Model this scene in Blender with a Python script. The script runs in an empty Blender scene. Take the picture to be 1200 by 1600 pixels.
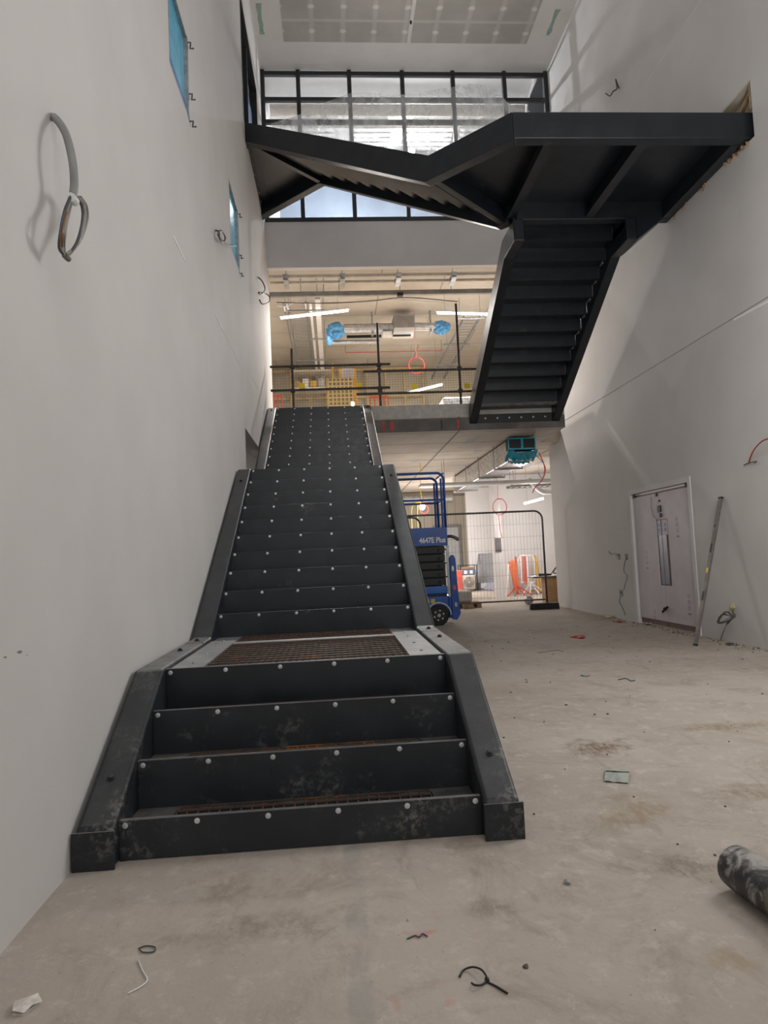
import bpy, bmesh, math, random
from mathutils import Vector, Matrix
random.seed(7)
C = bpy.context.scene.collection
PI = math.pi

# ------------------------------------------------------------------ camera calibration (1200 x 1600 frame)
F_PX, YAW, PITCH, ROLL = 1077.34, 0.072582, 0.065823, -0.044799
CAM = Vector((0.18611, -3.12354, 1.25037))
def _axes():
    fwd = Vector((math.sin(YAW)*math.cos(PITCH), math.cos(YAW)*math.cos(PITCH), math.sin(PITCH)))
    rt = Vector((math.cos(YAW), -math.sin(YAW), 0)); up = rt.cross(fwd)
    c, s = math.cos(ROLL), math.sin(ROLL)
    return c*rt + s*up, -s*rt + c*up, fwd
RT, UP, FW = _axes()
def at(px, py, **k):
    """the point of the place seen at a pixel of the photo on the plane x=, y= or z="""
    d = RT*((px-600)/F_PX) + UP*(-(py-800)/F_PX) + FW
    a = 'xyz'.index(list(k)[0])
    return CAM + d*((list(k.values())[0]-CAM[a])/d[a])

# ------------------------------------------------------------------ materials
M = {}
def nt(name):
    m = bpy.data.materials.new(name); m.use_nodes = True
    t = m.node_tree; b = t.nodes['Principled BSDF']
    return m, t, b
def N(t, typ, **k):
    n = t.nodes.new(typ)
    for a, v in k.items():
        if a.startswith('i_'):
            n.inputs[a[2:]].default_value = v
        else: setattr(n, a, v)
    return n
def L(t, a, b): t.links.new(a, b)
def mth(t, op, a, b=None, c=None, clamp=False):
    n = t.nodes.new('ShaderNodeMath'); n.operation = op; n.use_clamp = clamp
    for i, v in enumerate((a, b, c)):
        if v is None: continue
        if isinstance(v, (int, float)): n.inputs[i].default_value = v
        else: L(t, v, n.inputs[i])
    return n.outputs[0]
def mix(t, f, a, b):
    n = t.nodes.new('ShaderNodeMix'); n.data_type = 'RGBA'
    for s, v in ((n.inputs[0], f), (n.inputs[6], a), (n.inputs[7], b)):
        if isinstance(v, (int, float)): s.default_value = v
        elif isinstance(v, (tuple, list)): s.default_value = (*v, 1) if len(v) == 3 else v
        else: L(t, v, s)
    return n.outputs[2]
def noise(t, co, scale, detail=4, rough=.55, sc3=None, dist=0):
    if sc3:
        mp = t.nodes.new('ShaderNodeMapping'); mp.inputs['Scale'].default_value = sc3
        L(t, co, mp.inputs['Vector']); co = mp.outputs[0]
    n = t.nodes.new('ShaderNodeTexNoise'); n.inputs['Scale'].default_value = scale
    n.inputs['Detail'].default_value = detail; n.inputs['Roughness'].default_value = rough
    n.inputs['Distortion'].default_value = dist
    L(t, co, n.inputs['Vector']); return n.outputs[0]
def ramp(t, f, lo, hi):
    n = t.nodes.new('ShaderNodeMapRange'); n.inputs[1].default_value = lo; n.inputs[2].default_value = hi
    n.interpolation_type = 'SMOOTHSTEP'
    L(t, f, n.inputs[0]); return n.outputs[0]
def coords(t): return t.nodes.new('ShaderNodeTexCoord').outputs['Object']
def mat(name, col, rough=.5, metal=0., var=.12, scale=6., col2=None, bump=0., bscale=40., emit=0., spec=.5):
    """plain painted / coated surface with procedural mottling"""
    m, t, b = nt(name)
    co = coords(t)
    f = ramp(t, noise(t, co, scale), .3, .7)
    c2 = col2 or tuple(max(0, c*(1-var*2)) for c in col)
    L(t, mix(t, f, c2, col), b.inputs['Base Color'])
    b.inputs['Roughness'].default_value = rough; b.inputs['Metallic'].default_value = metal
    b.inputs['Specular IOR Level'].default_value = spec
    if bump:
        bn = t.nodes.new('ShaderNodeBump'); bn.inputs['Strength'].default_value = bump; bn.inputs['Distance'].default_value = .01
        L(t, noise(t, co, bscale), bn.inputs['Height']); L(t, bn.outputs[0], b.inputs['Normal'])
    if emit:
        b.inputs['Emission Color'].default_value = (*col, 1); b.inputs['Emission Strength'].default_value = emit
    M[name] = m; return m

mat('plaster', (.60, .585, .572), .85, var=.03, scale=1.2, bump=.05, bscale=60)
mat('plaster_white', (.78, .76, .755), .85, var=.03, scale=2)
mat('plaster_soft', (.66, .645, .64), .85, var=.03, scale=2)
mat('bulkhead', (.68, .665, .66), .85, var=.03, scale=2)
mat('ceiling_white', (.58, .56, .53), .9, var=.03, scale=2)
mat('frame_dark', (.022, .024, .027), .45, var=.15)
mat('silver', (.62, .63, .65), .32, .85, var=.15, scale=9)
mat('galv', (.42, .43, .44), .45, .6, var=.15, scale=20)
mat('foil', (.75, .75, .74), .28, .7, var=.25, scale=14, bump=.6, bscale=18)
mat('white_metal', (.78, .77, .75), .4, var=.05)
mat('pale_pipe', (.62, .56, .48), .45, var=.1)
mat('slab_edge', (.17, .155, .145), .8, var=.2, scale=3)
mat('grey_steel', (.33, .32, .31), .5, .3, var=.12)
mat('scaffold', (.085, .07, .062), .5, .5, var=.3, scale=25)
mat('wire', (.20, .19, .18), .5, .5, var=.1)
mat('rust', (.12, .062, .036), .8, .2, var=.4, scale=18, col2=(.05, .04, .034))
mat('fence_grey', (.16, .155, .15), .5, .6, var=.15)
mat('black', (.012, .012, .013), .55, var=.2)
mat('black_rubber', (.02, .02, .021), .75, var=.3, scale=18)
mat('stud', (.62, .63, .64), .35, .4, var=.1)
mat('lift_blue', (.009, .075, .36), .4, var=.15, scale=5)
mat('lift_blue_light', (.02, .13, .46), .4, var=.1, scale=5)
mat('lettering_white', (.8, .8, .8), .5, var=.02)
mat('decal_yellow', (.55, .5, .05), .5, var=.1)
mat('tag_yellow', (.95, .72, .01), .5, var=.05)
mat('red', (.5, .025, .02), .5, var=.15)
mat('pink_red', (.62, .09, .09), .5, var=.15)
mat('orange', (.72, .17, .07), .5, var=.1)
mat('orange_red', (.62, .11, .07), .5, var=.1)
mat('barrier_white', (.78, .72, .70), .5, var=.08)
mat('yellow_wood', (.72, .42, .07), .6, var=.12)
mat('blue_film', (.05, .36, .58), .3, var=.2, scale=8, col2=(.14, .52, .72))
mat('teal_film', (.01, .30, .42), .25, var=.25, scale=8, col2=(.06, .45, .6), bump=.5, bscale=12)
mat('blue_wrap', (.05, .22, .50), .3, var=.25, scale=12, col2=(.13, .42, .70), bump=.8, bscale=14)
mat('ply', (.42, .25, .12), .65, var=.2, scale=4, col2=(.34, .19, .085))
mat('timber', (.36, .24, .14), .7, var=.2, scale=8)
mat('pale_timber', (.60, .47, .27), .7, var=.12, scale=5)
mat('cream', (.64, .58, .47), .75, var=.05, scale=2)
mat('cable_grey', (.26, .26, .25), .45, var=.1)
mat('cable_dark', (.06, .065, .07), .5, var=.1)
mat('cable_olive', (.13, .125, .085), .5, var=.15)
mat('copper', (.45, .20, .07), .4, .6, var=.2)
mat('foam_yellow', (.60, .55, .30), .9, var=.2, scale=40)
mat('alloy', (.22, .20, .19), .45, .5, var=.15, scale=12)
mat('paper', (.36, .39, .34), .8, var=.15, scale=30)
mat('plaster_chip', (.68, .63, .57), .9, var=.15, scale=30)
mat('concrete_block', (.50, .48, .44), .9, var=.1, scale=10)
mat('dirt', (.14, .11, .085), .9, var=.3, scale=60)
mat('filler_green', (.27, .36, .31), .85, var=.1, scale=20)
mat('heater_pale', (.62, .56, .49), .5, var=.1)
mat('heater_blue', (.12, .17, .28), .5, var=.1)
mat('cage_grey', (.35, .36, .44), .5, .3, var=.15, scale=12)
mat('sign_grey', (.22, .20, .21), .6, var=.15, scale=30)
mat('door_sheet', (.60, .56, .60), .6, var=.05, scale=3, bump=.1, bscale=8)
mat('sheet_print', (.33, .31, .36), .6, var=.1)
mat('door_brown', (.19, .105, .085), .5, var=.15)
mat('door_blue_grey', (.24, .25, .33), .35, var=.1)
mat('sticker_blue', (.10, .22, .55), .5, var=.1)
mat('plastic_white', (.70, .70, .69), .5, var=.05)
mat('back_white', (.80, .80, .80), .8, var=.03)
mat('room_blue_white', (.36, .44, .56), .7, var=.06, scale=2)
mat('louvre', (.62, .62, .60), .5, var=.04)

def emission(name, col, s):
    m, t, b = nt(name); b.inputs['Base Color'].default_value = (*col, 1)
    b.inputs['Emission Color'].default_value = (*col, 1); b.inputs['Emission Strength'].default_value = s
    M[name] = m
emission('tube_light', (1, .93, .88), 14)
emission('flood_light', (1, .93, .82), 60)
emission('bulb_light', (1, .85, .75), 30)

def top_sheen_dust(t, co, c, amt):
    # upward faces lightened: glancing reflection painted into the colour, along with dust
    g = t.nodes.new('ShaderNodeNewGeometry'); sp = t.nodes.new('ShaderNodeSeparateXYZ'); L(t, g.outputs['Normal'], sp.inputs[0])
    k = mth(t, 'MULTIPLY', ramp(t, sp.outputs[2], .80, 1.0), mth(t, 'ADD', mth(t, 'MULTIPLY', ramp(t, noise(t, co, 6, 6, .65), .3, .7), .5), .5))
    return mix(t, mth(t, 'MULTIPLY', k, amt), c, (.36, .35, .345))
def steel_paint():
    # anthracite coating; dust lies on it in worn patches
    m, t, b = nt('steel'); co = coords(t)
    base = mix(t, ramp(t, noise(t, co, 5), .35, .7), (.008, .0112, .0152), (.0135, .0172, .023))
    dust = mth(t, 'MULTIPLY', ramp(t, noise(t, co, 3.0, 6, .65), .60, .78), ramp(t, noise(t, co, 40, 3), .42, .62))
    L(t, top_sheen_dust(t, co, mix(t, mth(t, 'MULTIPLY', dust, .30), base, (.28, .26, .24)), .38), b.inputs['Base Color'])
    L(t, mth(t, 'ADD', mth(t, 'MULTIPLY', noise(t, co, 14), .2), .26), b.inputs['Roughness'])
    M['steel'] = m
    m, t, b = nt('steel_worn'); co = coords(t)
    base = mix(t, ramp(t, noise(t, co, 5), .35, .7), (.009, .0118, .0152), (.0155, .0192, .0245))
    dust = mth(t, 'MULTIPLY', ramp(t, noise(t, co, 3.4, 6, .65), .50, .72), ramp(t, noise(t, co, 34, 4, .7), .45, .62))
    L(t, top_sheen_dust(t, co, mix(t, mth(t, 'MULTIPLY', dust, .5), base, (.26, .25, .22)), .42), b.inputs['Base Color'])
    L(t, mth(t, 'ADD', mth(t, 'MULTIPLY', noise(t, co, 14), .25), .38), b.inputs['Roughness'])
    M['steel_worn'] = m
    m, t, b = nt('steel_dusty'); co = coords(t)   # treads and tops walked on: grey dust film
    f = ramp(t, noise(t, co, 7, 6, .65), .3, .7)
    L(t, mix(t, f, (.035, .036, .038), (.12, .115, .11)), b.inputs['Base Color']); b.inputs['Roughness'].default_value = .5
    M['steel_dusty'] = m
    m, t, b = nt('landing_plate'); co = coords(t)
    f = ramp(t, noise(t, co, 6, 6, .65), .3, .7)
    L(t, mix(t, f, (.24, .25, .26), (.37, .37, .37)), b.inputs['Base Color']); b.inputs['Roughness'].default_value = .38; b.inputs['Metallic'].default_value = .5
    M['landing_plate'] = m
steel_paint()

def rust_bloom():
    m = M['rust']; t = m.node_tree; b = t.nodes['Principled BSDF']; co = coords(t)
    old = b.inputs['Base Color'].links[0].from_socket
    k = ramp(t, noise(t, co, 2.6, 5, .6), .58, .68)
    L(t, mix(t, mth(t, 'MULTIPLY', k, .8), old, (.34, .12, .025)), b.inputs['Base Color'])
rust_bloom()
def floor_mat():
    m, t, b = nt('screed'); co = coords(t)
    big = ramp(t, noise(t, co, .6, 5), .3, .7)
    c = mix(t, big, (.355, .31, .268), (.425, .378, .333))
    c = mix(t, mth(t, 'MULTIPLY', ramp(t, noise(t, co, 2.2, 9, .75, dist=.8), .47, .72), .7), c, (.27, .22, .175))
    c = mix(t, mth(t, 'MULTIPLY', ramp(t, noise(t, co, 9, 8, .75), .50, .70), .6), c, (.54, .485, .43))
    # trodden scuffs drawn out in both directions
    s1 = ramp(t, noise(t, co, 3.5, 7, .7, (1, .35, 1), 1.0), .58, .70)
    c = mix(t, mth(t, 'MULTIPLY', s1, .42), c, (.24, .20, .165))
    c = mix(t, mth(t, 'MULTIPLY', ramp(t, noise(t, co, 60, 3), .66, .74), .6), c, (.20, .17, .14))
    c = mix(t, mth(t, 'MULTIPLY', ramp(t, noise(t, co, 38, 3), .68, .76), .5), c, (.62, .57, .52))
    sep = t.nodes.new('ShaderNodeSeparateXYZ'); L(t, co, sep.inputs[0]); X, Y = sep.outputs[0], sep.outputs[1]
    wob = mth(t, 'SUBTRACT', noise(t, co, 7, 6, .7), .5)
    fine = mth(t, 'ADD', mth(t, 'MULTIPLY', ramp(t, noise(t, co, 26, 6, .75, (1, .45, 1)), .36, .58), .75), .25)
    def blot(px, py, rx, ry, col, amt, ang=0):
        nonlocal c
        p = at(px, py, z=0)
        dx = mth(t, 'DIVIDE', mth(t, 'SUBTRACT', X, p.x), rx); dy = mth(t, 'DIVIDE', mth(t, 'SUBTRACT', Y, p.y), ry)
        d = mth(t, 'SQRT', mth(t, 'ADD', mth(t, 'MULTIPLY', dx, dx), mth(t, 'MULTIPLY', dy, dy)))
        d = mth(t, 'ADD', d, mth(t, 'MULTIPLY', wob, 3.2))
        c = mix(t, mth(t, 'MULTIPLY', mth(t, 'MULTIPLY', ramp(t, mth(t, 'SUBTRACT', 1.1, d), 0, 1.1), fine), mth(t, 'MINIMUM', amt*1.35, 1.0)), c, col)
    for q in ((935,1168,.26,.22,(.17,.12,.08),.75), (1000,1265,.30,.22,(.26,.19,.11),.5), (1130,1135,.45,.14,(.22,.17,.11),.6),
              (1160,1240,.3,.16,(.22,.17,.12),.5), (1060,1350,.25,.16,(.19,.16,.13),.55), (780,1420,.12,.10,(.22,.18,.14),.55),
              (350,1395,.22,.20,(.26,.21,.16),.5), (330,1465,.4,.12,(.28,.23,.18),.45), (450,1440,.35,.10,(.25,.205,.16),.45),
              (800,1080,.5,.25,(.30,.24,.18),.5), (930,1290,.3,.1,(.25,.2,.14),.4), (1145,1500,.12,.08,(.30,.22,.12),.4),
              (860,985,.6,.5,(.27,.235,.21),.5), (790,1000,.5,.35,(.26,.22,.19),.4)): blot(*q)
    # a grey-blue strip of old primer running away from the viewer
    p = at(556, 1420, z=0)
    st = ramp(t, mth(t, 'SUBTRACT', .045, mth(t, 'ABSOLUTE', mth(t, 'ADD', mth(t, 'SUBTRACT', X, p.x), mth(t, 'MULTIPLY', wob, .03)))), 0, .02)
    st = mth(t, 'MULTIPLY', st, ramp(t, noise(t, co, 4, 4), .35, .65)); st = mth(t, 'MULTIPLY', st, ramp(t, mth(t, 'SUBTRACT', .2, Y), 0, .2))
    c = mix(t, mth(t, 'MULTIPLY', st, .35), c, (.22, .24, .24))
    # rubbed-out red spray marks
    def arc(px, py, r, sq, amt):
        nonlocal c
        p = at(px, py, z=0)
        dx = mth(t, 'SUBTRACT', X, p.x); dy = mth(t, 'DIVIDE', mth(t, 'SUBTRACT', Y, p.y), sq)
        d = mth(t, 'SQRT', mth(t, 'ADD', mth(t, 'MULTIPLY', dx, dx), mth(t, 'MULTIPLY', dy, dy)))
        k = ramp(t, mth(t, 'SUBTRACT', .022, mth(t, 'ABSOLUTE', mth(t, 'SUBTRACT', d, r))), 0, .02)
        k = mth(t, 'MULTIPLY', k, ramp(t, noise(t, co, 11, 5), .45, .62))
        c = mix(t, mth(t, 'MULTIPLY', k, amt), c, (.50, .20, .17))
    arc(655, 1440, .075, 1.0, .45); arc(700, 1465, .10, .5, .4); arc(660, 1560, .08, 1.0, .4)
    L(t, c, b.inputs['Base Color']); b.inputs['Roughness'].default_value = .85; b.inputs['Specular IOR Level'].default_value = .25
    bn = t.nodes.new('ShaderNodeBump'); bn.inputs['Strength'].default_value = .55; bn.inputs['Distance'].default_value = .014
    h = mth(t, 'ADD', noise(t, co, 12, 8, .7), mth(t, 'MULTIPLY', noise(t, co, 2.4, 6, .7), .8)); L(t, h, bn.inputs['Height']); L(t, bn.outputs[0], b.inputs['Normal'])
    M['screed'] = m
floor_mat()

def joint_mat(name, c1, c2, cj, sx, sy, jw, off=.5, smear=None):
    """boards / precast planks with dark joints on a horizontal or upright face"""
    m, t, b = nt(name); co = coords(t)
    br = t.nodes.new('ShaderNodeTexBrick'); br.inputs['Scale'].default_value = 1; br.offset = off
    br.inputs['Brick Width'].default_value = sx; br.inputs['Row Height'].default_value = sy; br.inputs['Mortar Size'].default_value = jw
    br.inputs['Color1'].default_value = (1, 1, 1, 1); br.inputs['Color2'].default_value = (.9, .9, .9, 1); br.inputs['Mortar'].default_value = (0, 0, 0, 1)
    L(t, co, br.inputs['Vector'])
    c = mix(t, ramp(t, noise(t, co, 1.2, 6), .3, .7), c1, c2)
    if smear: c = mix(t, mth(t, 'MULTIPLY', ramp(t, noise(t, co, .9, 5, .6, (2.5, .35, 1)), .56, .66), .65), c, smear)
    L(t, mix(t, br.outputs['Color'], cj, c), b.inputs['Base Color']); b.inputs['Roughness'].default_value = .85
    M[name] = m
joint_mat('soffit', (.42, .36, .29), (.52, .455, .375), (.13, .11, .09), 2.6, 1.22, .022, 0, smear=(.24, .30, .42))
joint_mat('soffit_upper', (.50, .45, .385), (.60, .545, .47), (.30, .26, .22), 2.9, 1.3, .014)

def seam_wall():
    m, t, b = nt('seam_panels'); co = coords(t)
    sep = t.nodes.new('ShaderNodeSeparateXYZ'); L(t, co, sep.inputs[0])
    fr = mth(t, 'FRACT', mth(t, 'MULTIPLY', sep.outputs[0], 3.2))
    k = ramp(t, mth(t, 'ABSOLUTE', mth(t, 'SUBTRACT', fr, .5)), .44, .5)
    c = mix(t, ramp(t, noise(t, co, 1), .3, .7), (.60, .53, .42), (.66, .60, .49))
    L(t, mix(t, k, c, (.36, .31, .24)), b.inputs['Base Color']); b.inputs['Roughness'].default_value = .7
    M['seam_panels'] = m
seam_wall()

def board_mat():
    # grey plasterboard with white filler spots over the fixings (0.6 m centres) and taped lines
    m, t, b = nt('plasterboard'); co = coords(t)
    sep = t.nodes.new('ShaderNodeSeparateXYZ'); L(t, co, sep.inputs[0])
    fx = mth(t, 'SUBTRACT', mth(t, 'FRACT', mth(t, 'DIVIDE', mth(t, 'ADD', sep.outputs[0], .17 + 20*.6), .6)), .5)
    fy = mth(t, 'SUBTRACT', mth(t, 'FRACT', mth(t, 'DIVIDE', mth(t, 'ADD', sep.outputs[1], 12.0 - 8.95 + .3), .6)), .5)
    ax = mth(t, 'ABSOLUTE', fx)
    line = mth(t, 'MULTIPLY', ramp(t, mth(t, 'SUBTRACT', .10, ax), 0, .06), .22)
    d = mth(t, 'SQRT', mth(t, 'ADD', mth(t, 'POWER', mth(t, 'MULTIPLY', fx, .6), 2), mth(t, 'POWER', mth(t, 'MULTIPLY', fy, .6), 2)))
    dot = mth(t, 'MULTIPLY', ramp(t, mth(t, 'SUBTRACT', mth(t, 'ADD', .05, mth(t, 'MULTIPLY', noise(t, co, 9, 3), .06)), d), 0, .05), .8)
    gy = mth(t, 'ABSOLUTE', mth(t, 'ADD', sep.outputs[1], -9.28))
    cross = mth(t, 'MULTIPLY', ramp(t, mth(t, 'SUBTRACT', .05, gy), 0, .04), .3)
    k = mth(t, 'MAXIMUM', mth(t, 'MAXIMUM', line, dot), cross)
    c = mix(t, ramp(t, noise(t, co, 1.4), .3, .7), (.31, .295, .265), (.36, .34, .31))
    L(t, mix(t, k, c, (.62, .60, .57)), b.inputs['Base Color']); b.inputs['Roughness'].default_value = .9
    M['plasterboard'] = m
board_mat()

def roll_mat():
    m, t, b = nt('roll_wrap'); co = coords(t)
    f = ramp(t, noise(t, co, 9, 7, .7, (1, 1, 1), .8), .48, .64)
    L(t, mix(t, f, (.03, .03, .033), (.33, .315, .295)), b.inputs['Base Color']); b.inputs['Roughness'].default_value = .45
    bn = t.nodes.new('ShaderNodeBump'); bn.inputs['Strength'].default_value = .5; bn.inputs['Distance'].default_value = .01
    L(t, noise(t, co, 22, 5), bn.inputs['Height']); L(t, bn.outputs[0], b.inputs['Normal'])
    M['roll_wrap'] = m
roll_mat()

def perf_mat():
    m, t, b = nt('perforated_yellow'); co = coords(t)
    sep = t.nodes.new('ShaderNodeSeparateXYZ'); L(t, co, sep.inputs[0])
    fx = mth(t, 'SUBTRACT', mth(t, 'FRACT', mth(t, 'MULTIPLY', sep.outputs[0], 11.)), .5)
    fz = mth(t, 'SUBTRACT', mth(t, 'FRACT', mth(t, 'MULTIPLY', sep.outputs[2], 11.)), .5)
    k = mth(t, 'MULTIPLY', ramp(t, mth(t, 'SUBTRACT', .36, mth(t, 'ABSOLUTE', fx)), 0, .05), ramp(t, mth(t, 'SUBTRACT', .36, mth(t, 'ABSOLUTE', fz)), 0, .05))
    L(t, mix(t, k, (.72, .57, .30), (.28, .19, .07)), b.inputs['Base Color']); b.inputs['Roughness'].default_value = .6
    M['perforated_yellow'] = m
perf_mat()

def thin(name, col, alpha, rough, streak):
    """clear glass or film: mostly see-through, the rest a glossy / milky skin"""
    m, t, b = nt(name); co = coords(t)
    b.inputs['Base Color'].default_value = (*col, 1); b.inputs['Roughness'].default_value = rough
    if streak:
        k = ramp(t, noise(t, co, 1.6, 4, .55, (1.6, 1, .7), 1.0), .40, .72)
        L(t, mth(t, 'ADD', mth(t, 'MULTIPLY', k, streak), alpha), b.inputs['Alpha'])
    else: b.inputs['Alpha'].default_value = alpha
    M[name] = m
thin('pane', (.7, .75, .8), .10, .05, 0)
thin('film', (.86, .87, .88), .26, .25, .5)

# ------------------------------------------------------------------ mesh builder
ORG = {}
class MB:
    def __init__(s): s.v = []; s.f = []
    def add(s, vs, fs):
        o = len(s.v); s.v += [Vector(v) for v in vs]; s.f += [tuple(i+o for i in f) for f in fs]; return s
    def box(s, x0, y0, z0, x1, y1, z1):
        x0, x1 = sorted((x0, x1)); y0, y1 = sorted((y0, y1)); z0, z1 = sorted((z0, z1))
        return s.add([(x0,y0,z0),(x1,y0,z0),(x1,y1,z0),(x0,y1,z0),(x0,y0,z1),(x1,y0,z1),(x1,y1,z1),(x0,y1,z1)],
                     [(0,3,2,1),(4,5,6,7),(0,1,5,4),(1,2,6,5),(2,3,7,6),(3,0,4,7)])
    def bar(s, p0, p1, w, h, up=(0,0,1)):
        """rectangular bar from p0 to p1, w across, h along up"""
        p0, p1 = Vector(p0), Vector(p1); d = (p1-p0).normalized(); u = Vector(up)
        r = d.cross(u)
        if r.length < 1e-6: r = d.cross(Vector((1,0,0)))
        r.normalize(); u = r.cross(d).normalized()
        q = [p + r*(a*w/2) + u*(c*h/2) for p in (p0, p1) for a, c in ((-1,-1),(1,-1),(1,1),(-1,1))]
        return s.add(q, [(0,3,2,1),(4,5,6,7),(0,1,5,4),(1,2,6,5),(2,3,7,6),(3,0,4,7)])
    def loft(s, A, B):
        """two polygons of equal length, capped"""
        n = len(A)
        return s.add(list(A)+list(B), [tuple(range(n-1,-1,-1)), tuple(range(n, 2*n))] + [(i, (i+1)%n, n+(i+1)%n, n+i) for i in range(n)])
    def tube(s, pts, r, n=8, cap=True, closed=False):
        pts = [Vector(p) for p in pts]; rings = []; m = len(pts); u = None
        for i, p in enumerate(pts):
            if closed: d = pts[(i+1)%m]-pts[i-1]
            else: d = pts[min(i+1, m-1)]-pts[max(i-1, 0)]
            d.normalize()
            if u is None:
                u = d.orthogonal().normalized()
            else:
                u = (u - d*u.dot(d)).normalized()
            w = d.cross(u); rr = r[i] if isinstance(r, (list, tuple)) else r
            rings.append([p + (u*math.cos(2*PI*k/n) + w*math.sin(2*PI*k/n))*rr for k in range(n)])
        vs = [v for g in rings for v in g]; fs = []
        for i in range(m if closed else m-1):
            a, b = i*n, ((i+1)%m)*n
            fs += [(a+k, a+(k+1)%n, b+(k+1)%n, b+k) for k in range(n)]
        if cap and not closed: fs += [tuple(range(n-1,-1,-1)), tuple((m-1)*n+k for k in range(n))]
        return s.add(vs, fs)
    def cyl(s, p0, p1, r, n=12): return s.tube([p0, p1], r, n)
    def blob(s, c, r, jit=.25, sq=(1,1,1), n=6, m=4):
        c = Vector(c); vs = [c + Vector((0,0,-r*sq[2]))]
        for i in range(1, m):
            a = -PI/2 + PI*i/m
            for k in range(n):
                q = r*(1+random.uniform(-jit, jit))
                vs.append(c + Vector((math.cos(a)*math.cos(2*PI*k/n)*q*sq[0], math.cos(a)*math.sin(2*PI*k/n)*q*sq[1], math.sin(a)*q*sq[2])))
        vs.append(c + Vector((0,0,r*sq[2]))); fs = []
        for k in range(n): fs.append((0, 1+(k+1)%n, 1+k))
        for i in range(m-2):
            for k in range(n):
                a = 1+i*n; fs.append((a+k, a+(k+1)%n, a+n+(k+1)%n, a+n+k))
        e = len(vs)-1; a = 1+(m-2)*n
        for k in range(n): fs.append((a+k, a+(k+1)%n, e))
        return s.add(vs, fs)
    def build(s, name, material, parent=None, smooth=False, bevel=0, seg=2, origin=None):
        if parent is not None: org = ORG[parent.name]
        elif origin is not None: org = Vector(origin)
        else:
            xs = [v.x for v in s.v]; ys = [v.y for v in s.v]; zs = [v.z for v in s.v]
            org = Vector(((min(xs)+max(xs))/2, (min(ys)+max(ys))/2, min(zs)))
        me = bpy.data.meshes.new(name); me.from_pydata([tuple(v-org) for v in s.v], [], s.f)
        bm = bmesh.new(); bm.from_mesh(me); bmesh.ops.recalc_face_normals(bm, faces=bm.faces); bm.to_mesh(me); bm.free()
        me.materials.append(M[material]); me.update()
        o = bpy.data.objects.new(name, me); C.objects.link(o)
        if parent is not None: o.parent = parent
        else: o.location = org
        ORG[o.name] = org
        if smooth:
            for p in me.polygons: p.use_smooth = True
        if smooth == 'auto':
            me.set_sharp_from_angle(angle=math.radians(40))
        if bevel:
            b = o.modifiers.new('edge', 'BEVEL'); b.width = bevel; b.segments = seg; b.limit_method = 'ANGLE'; b.angle_limit = math.radians(25)
            for p in me.polygons: p.use_smooth = True
            me.set_sharp_from_angle(angle=math.radians(25)) if not smooth else None
            w = o.modifiers.new('wn', 'WEIGHTED_NORMAL'); w.keep_sharp = False
        return o
def thing(name, label, cat, loc, group=None):
    o = bpy.data.objects.new(name, None); o.empty_display_size = .1; C.objects.link(o); o.location = loc
    ORG[o.name] = Vector(loc); return tag(o, label, cat, group)
def tag(o, label, cat, group=None, kind=None):
    o['label'] = label; o['category'] = cat
    if group: o['group'] = group
    if kind: o['kind'] = kind
    return o
def struct(o): o['kind'] = 'structure'; return o
def dup(root, loc, label=None):
    r = root.copy(); C.objects.link(r); r.location = loc
    if label: r['label'] = label
    for ch in list(root.children):
        c = ch.copy(); C.objects.link(c); c.parent = r
        for g in ch.children:
            d = g.copy(); C.objects.link(d); d.parent = c
    return r
def text_mesh(body, size, name, material, parent, loc, rot, depth=.002):
    cu = bpy.data.curves.new(name, 'FONT'); cu.body = body; cu.size = size; cu.extrude = depth; cu.align_x = 'CENTER'; cu.align_y = 'CENTER'; cu.offset = size*.022
    tmp = bpy.data.objects.new(name+'_src', cu); C.objects.link(tmp)
    bpy.context.view_layer.update()
    me = bpy.data.meshes.new_from_object(tmp.evaluated_get(bpy.context.evaluated_depsgraph_get()))
    bpy.data.objects.remove(tmp); me.name = name; me.materials.clear(); me.materials.append(M[material])
    o = bpy.data.objects.new(name, me); C.objects.link(o); o.parent = parent
    o.location = Vector(loc) - ORG[parent.name]; o.rotation_euler = rot; ORG[o.name] = ORG[parent.name]; return o

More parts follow.
